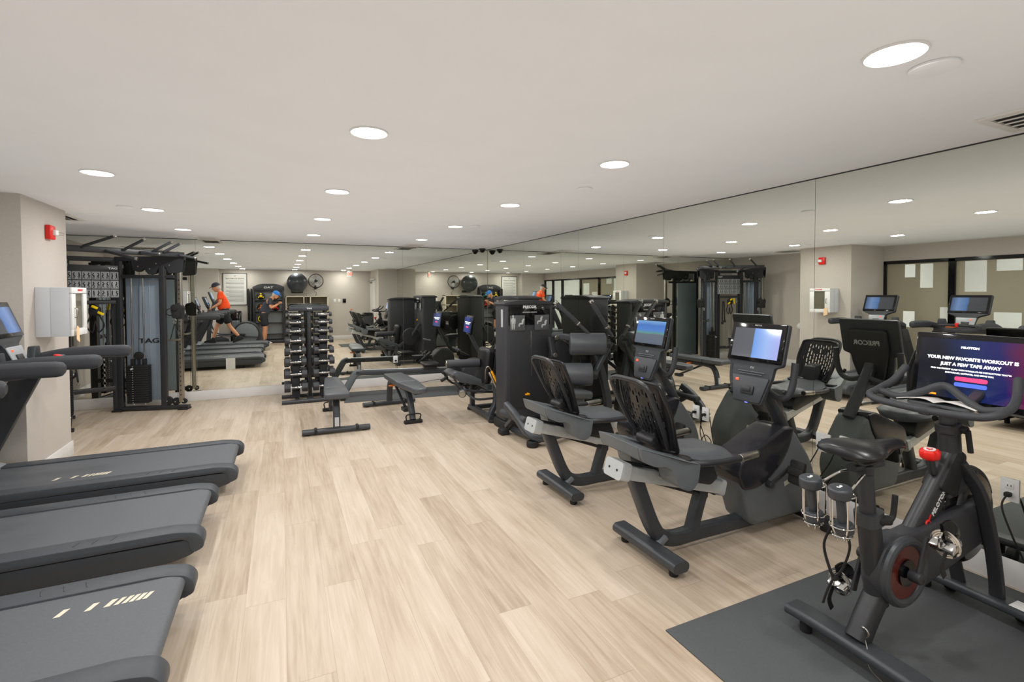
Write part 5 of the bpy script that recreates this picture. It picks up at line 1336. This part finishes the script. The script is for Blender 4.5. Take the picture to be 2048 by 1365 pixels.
    obj('screen', G().box((.017, 0, .30), (.004, .38, .20), bev=.001).xf(ck), scrA, t)
    # alcove behind the column
    t = thing('tall_speaker', 'tall narrow black box standing against the alcove wall behind the column', 'speaker', (XL+.16, 6.42, 0))
    obj('cabinet', G().box((0, 0, .50), (.24, .26, 1.0), bev=.01), 'black', t); obj('grille', G().box((.121, 0, .50), (.006, .22, .92), bev=.002), 'rubber', t)
    t = thing('white_globe', 'small white globe on a stem beside the tall black box in the alcove', 'globe', (XL+.14, 6.68, 0))
    obj('globe', G().sph((0, 0, .86), .075, 28, 18), 'white', t); obj('stem', G().rcyl((0, 0, .02), (0, 0, .80), .012, .003).rcyl((0, 0, 0), (0, 0, .02), .09, .006), 'white', t)
rear()

# ------------------------------------------------------------------ people
def skin_mesh(name, nodes, edges, mat, parent, root=0, sub=2, smooth=180, post=None):
    me = bpy.data.meshes.new(name); me.from_pydata([n[0] for n in nodes], edges, [])
    o = bpy.data.objects.new(name, me); COL.objects.link(o)
    md = o.modifiers.new('s', 'SKIN'); md.use_smooth_shade = True; md.branch_smoothing = .6
    for i, n in enumerate(nodes):
        r = n[1]; me.skin_vertices[0].data[i].radius = r if isinstance(r, tuple) else (r, r)
        me.skin_vertices[0].data[i].use_root = (i == root)
    sb = o.modifiers.new('u', 'SUBSURF'); sb.levels = sub; sb.render_levels = sub
    dg = bpy.context.evaluated_depsgraph_get(); dg.update()
    nm = bpy.data.meshes.new_from_object(o.evaluated_get(dg))
    bpy.data.objects.remove(o); bpy.data.meshes.remove(me)
    nm.name = name; nm.materials.clear(); nm.materials.append(M[mat])
    for p in nm.polygons: p.use_smooth = True
    o = bpy.data.objects.new(name, nm); COL.objects.link(o); o.parent = parent
    return o
def person(label, loc, rz, J, top, bottom, cap, shoe='rubber', headdir=(1, 0, 0), hair='hair', sleeve=.5):
    """J: joints in local coordinates; figure faces local +x, +y is its left"""
    t = thing('person', label, 'person', loc, rz)
    N = []; E = []
    def add(p, r): N.append((tuple(p), r)); return len(N)-1
    def chain(a, pts):
        for p, r in pts: i = add(p, r); E.append((a, i)); a = i
        return a
    pel, wa, ch, nk, hd = [V(J[k]) for k in ('pelvis', 'waist', 'chest', 'neck', 'head')]
    rt = add(pel, (.105, .140)); w_ = chain(rt, [(wa, (.085, .120)), ((wa+ch)/2, (.090, .128)), (ch, (.092, .138))])
    nb = chain(w_, [(nk, (.058, .062)), (nk+(hd-nk)*.45, (.055, .055))])
    ends = {}
    for s, k in ((1, 'L'), (-1, 'R')):
        sh, el, wr = [V(J[k+x]) for x in ('sh', 'el', 'wr')]
        chain(w_, [(sh, .050), ((sh+el)/2, .046), (el, .040), ((el*2+wr)/3, .040), (wr, .027)])
        hp, kn, an = [V(J[k+x]) for x in ('hip', 'kn', 'an')]
        chain(rt, [(hp, .090), ((hp+kn)/2, .080), (kn, .056), ((kn*2+an)/3, .058), (an, .036)])
    # head, one surface with the body
    hdv = V(headdir).normalized(); side = V(0, 1, 0)
    skin_mesh('body', N, E, 'skin', t)
    up = (side.cross(hdv)*-1).normalized()
    up = hdv.cross(side).normalized(); up = up if up.z > 0 else -up
    R = Matrix((hdv, side, up)).transposed().to_4x4(); HM = Matrix.Translation(hd) @ R
    g = G().sph((0, 0, .01), (.098, .077, .118), 28, 20).sph((.03, 0, -.055), (.062, .058, .065), 20, 14)
    g.sph((.098, 0, -.012), (.018, .014, .026), 10, 8)
    for s in (1, -1): g.sph((-.008, s*.078, -.012), (.018, .010, .030), 10, 8)
    obj('face', g.xf(HM), 'skin', t, 180)
    g = G()
    for s in (1, -1): g.sph((.088, s*.030, .012), (.010, .014, .008), 10, 8)
    obj('eyes', g.xf(HM), 'rubber', t, 180)
    obj('mouth', G().sph((.088, 0, -.062), (.008, .024, .006), 10, 6).xf(HM), 'red', t, 180)
    obj('hair', G().sph((-.020, 0, .012), (.088, .081, .085), 24, 16).sph((-.035, 0, -.04), (.065, .070, .06), 20, 12).xf(HM), hair, t, 180)
    g = G().sph((-.006, 0, .05), (.106, .087, .088), 28, 18)
    cp = obj('cap', g.xf(HM), cap, t, 180)
    obj('cap_peak', G().sweep([(.07, 0, .045), (.12, 0, .042), (.165, 0, .03)], rprof(.13, .010, .004), scales=[1, .95, .65]).xf(HM), cap, cp)
    # hands
    for k, s in (('L', 1), ('R', -1)):
        el, wr = V(J[k+'el']), V(J[k+'wr']); d = (wr-el).normalized(); grip = J.get(k+'palm', (0, 0, -1)); pn = V(grip); pn = (pn-d*pn.dot(d)).normalized(); sd = d.cross(pn).normalized()*s*-1
        N = []; E = []
        N.append((tuple(wr), (.026, .020))); N.append((tuple(wr+d*.045), (.036, .016))); N.append((tuple(wr+d*.085), (.036, .014))); E += [(0, 1), (1, 2)]
        skin_mesh('palm', N, E, 'skin', t)
        for q, (o_, ln) in enumerate(((-.028, .070), (-.010, .080), (.009, .074), (.026, .058))):
            b = wr+d*.082-sd*o_
            p1 = b+d*ln*.42+pn*.008; p2 = p1+(d*.55+pn*.8).normalized()*ln*.33; p3 = p2+(pn*.9-d*.15).normalized()*ln*.27
            skin_mesh('finger', [(tuple(b-d*.012), .009), (tuple(p1), .0085), (tuple(p2), .008), (tuple(p3), .006)], [(0, 1), (1, 2), (2, 3)], 'skin', t, sub=1)
        b = wr+d*.030+sd*.024; p1 = b+(d*.6+sd*.8).normalized()*.034; p2 = p1+(d*.9+pn*.5).normalized()*.03
        skin_mesh('thumb', [(tuple(b-sd*.008), .011), (tuple(p1), .0095), (tuple(p2), .008)], [(0, 1), (1, 2)], 'skin', t, sub=1)
    # shirt
    N = []; E = []
    rt = add(pel+V(0, 0, -.005), (.138, .180)); w2 = chain(rt, [(wa, (.122, .165)), ((wa+ch)/2, (.13, .17)), (ch, (.13, .178))])
    chain(w2, [(nk-(nk-ch)*.15, (.066, .072))])
    for k in 'LR':
        sh, el = V(J[k+'sh']), V(J[k+'el']); chain(w2, [(sh, .080), (sh+(el-sh)*sleeve, .072), (sh+(el-sh)*(sleeve+.14), .070)])
    skin_mesh('shirt', N, E, top, t)
    N = []; E = []
    rt = add(pel, (.140, .176)); chain(rt, [(wa-(wa-pel)*.25, (.122, .160))])
    for k in 'LR':
        hp, kn = V(J[k+'hip']), V(J[k+'kn']); chain(rt, [(hp, .112), ((hp+kn)/2, .108), (hp+(kn-hp)*.82, .105)])
    skin_mesh('shorts', N, E, bottom, t)
    for k in 'LR':
        an = V(J[k+'an']); f = V(J.get(k+'ft', (1, 0, 0))).normalized(); dn = V(0, 0, -1)
        sd = V(0, 1, 0)
        mm = Matrix((f, sd, f.cross(sd))).transposed().to_4x4(); mm.translation = an
        z0 = -J.get('sole', .085)
        sh_ = obj('shoe', G().prism(rpoly([(-.075, z0), (.20, z0), (.205, z0+.035), (.12, z0+.075), (.03, z0+.105), (-.06, z0+.105), (-.08, z0+.04)], [.015, .02, .03, .03, .02, .02, .02]), 'y', -.045, .045, .02, 3).xf(mm), shoe, t)
        obj('sock', G().rcyl(an+V(0, 0, -.02), an+(V(J[k+'kn'])-an).normalized()*.06, .040, .006).xf(Matrix.Identity(4)), 'cloth', t)
    return t
# walker on the treadmill, faces -x (towards the windows)
person('person in an orange shirt, black shorts and dark cap walking on a treadmill', (-1.42, TY[3], .235), PI, dict(
    pelvis=(0, 0, .88), waist=(.02, 0, 1.02), chest=(.06, 0, 1.27), neck=(.12, 0, 1.42), head=(.19, 0, 1.52),
    Lsh=(.07, .185, 1.35), Lel=(.10, .24, 1.09), Lwr=(.30, .25, .96), Lpalm=(.2, 0, -1), Rsh=(.07, -.185, 1.35), Rel=(.08, -.24, 1.09), Rwr=(.28, -.25, .96), Rpalm=(.2, 0, -1),
    Lhip=(.02, .095, .80), Lkn=(.20, .10, .45), Lan=(.30, .10, .085), Rhip=(-.02, -.095, .80), Rkn=(-.12, -.10, .45), Ran=(-.36, -.10, .14),
    Lft=(1, 0, .05), Rft=(.93, 0, -.35), sole=.083), 'shirt', 'cloth', 'cloth2', 'rubber', (1, 0, -.35))
# photographer beside the camera, faces +x
person('person in blue cap, charcoal T-shirt and dark shorts, standing, seen in the back mirror', (-.50, -.26, 0), .10, dict(
    pelvis=(0, 0, .93), waist=(.03, 0, 1.08), chest=(.13, 0, 1.31), neck=(.24, 0, 1.45), head=(.34, 0, 1.54),
    Lsh=(.17, .19, 1.39), Lel=(.22, .22, 1.14), Lwr=(.42, .10, 1.26), Lpalm=(.3, -.6, 0), Rsh=(.17, -.19, 1.39), Rel=(.22, -.22, 1.14), Rwr=(.42, -.10, 1.26), Rpalm=(.3, .6, 0),
    Lhip=(0, .10, .85), Lkn=(.03, .13, .48), Lan=(-.02, .15, .085), Rhip=(0, -.10, .85), Rkn=(.03, -.12, .48), Ran=(.0, -.15, .085), sole=.083),
    'cloth2', 'cloth', 'bluecap', 'white', (1, 0, -.5))
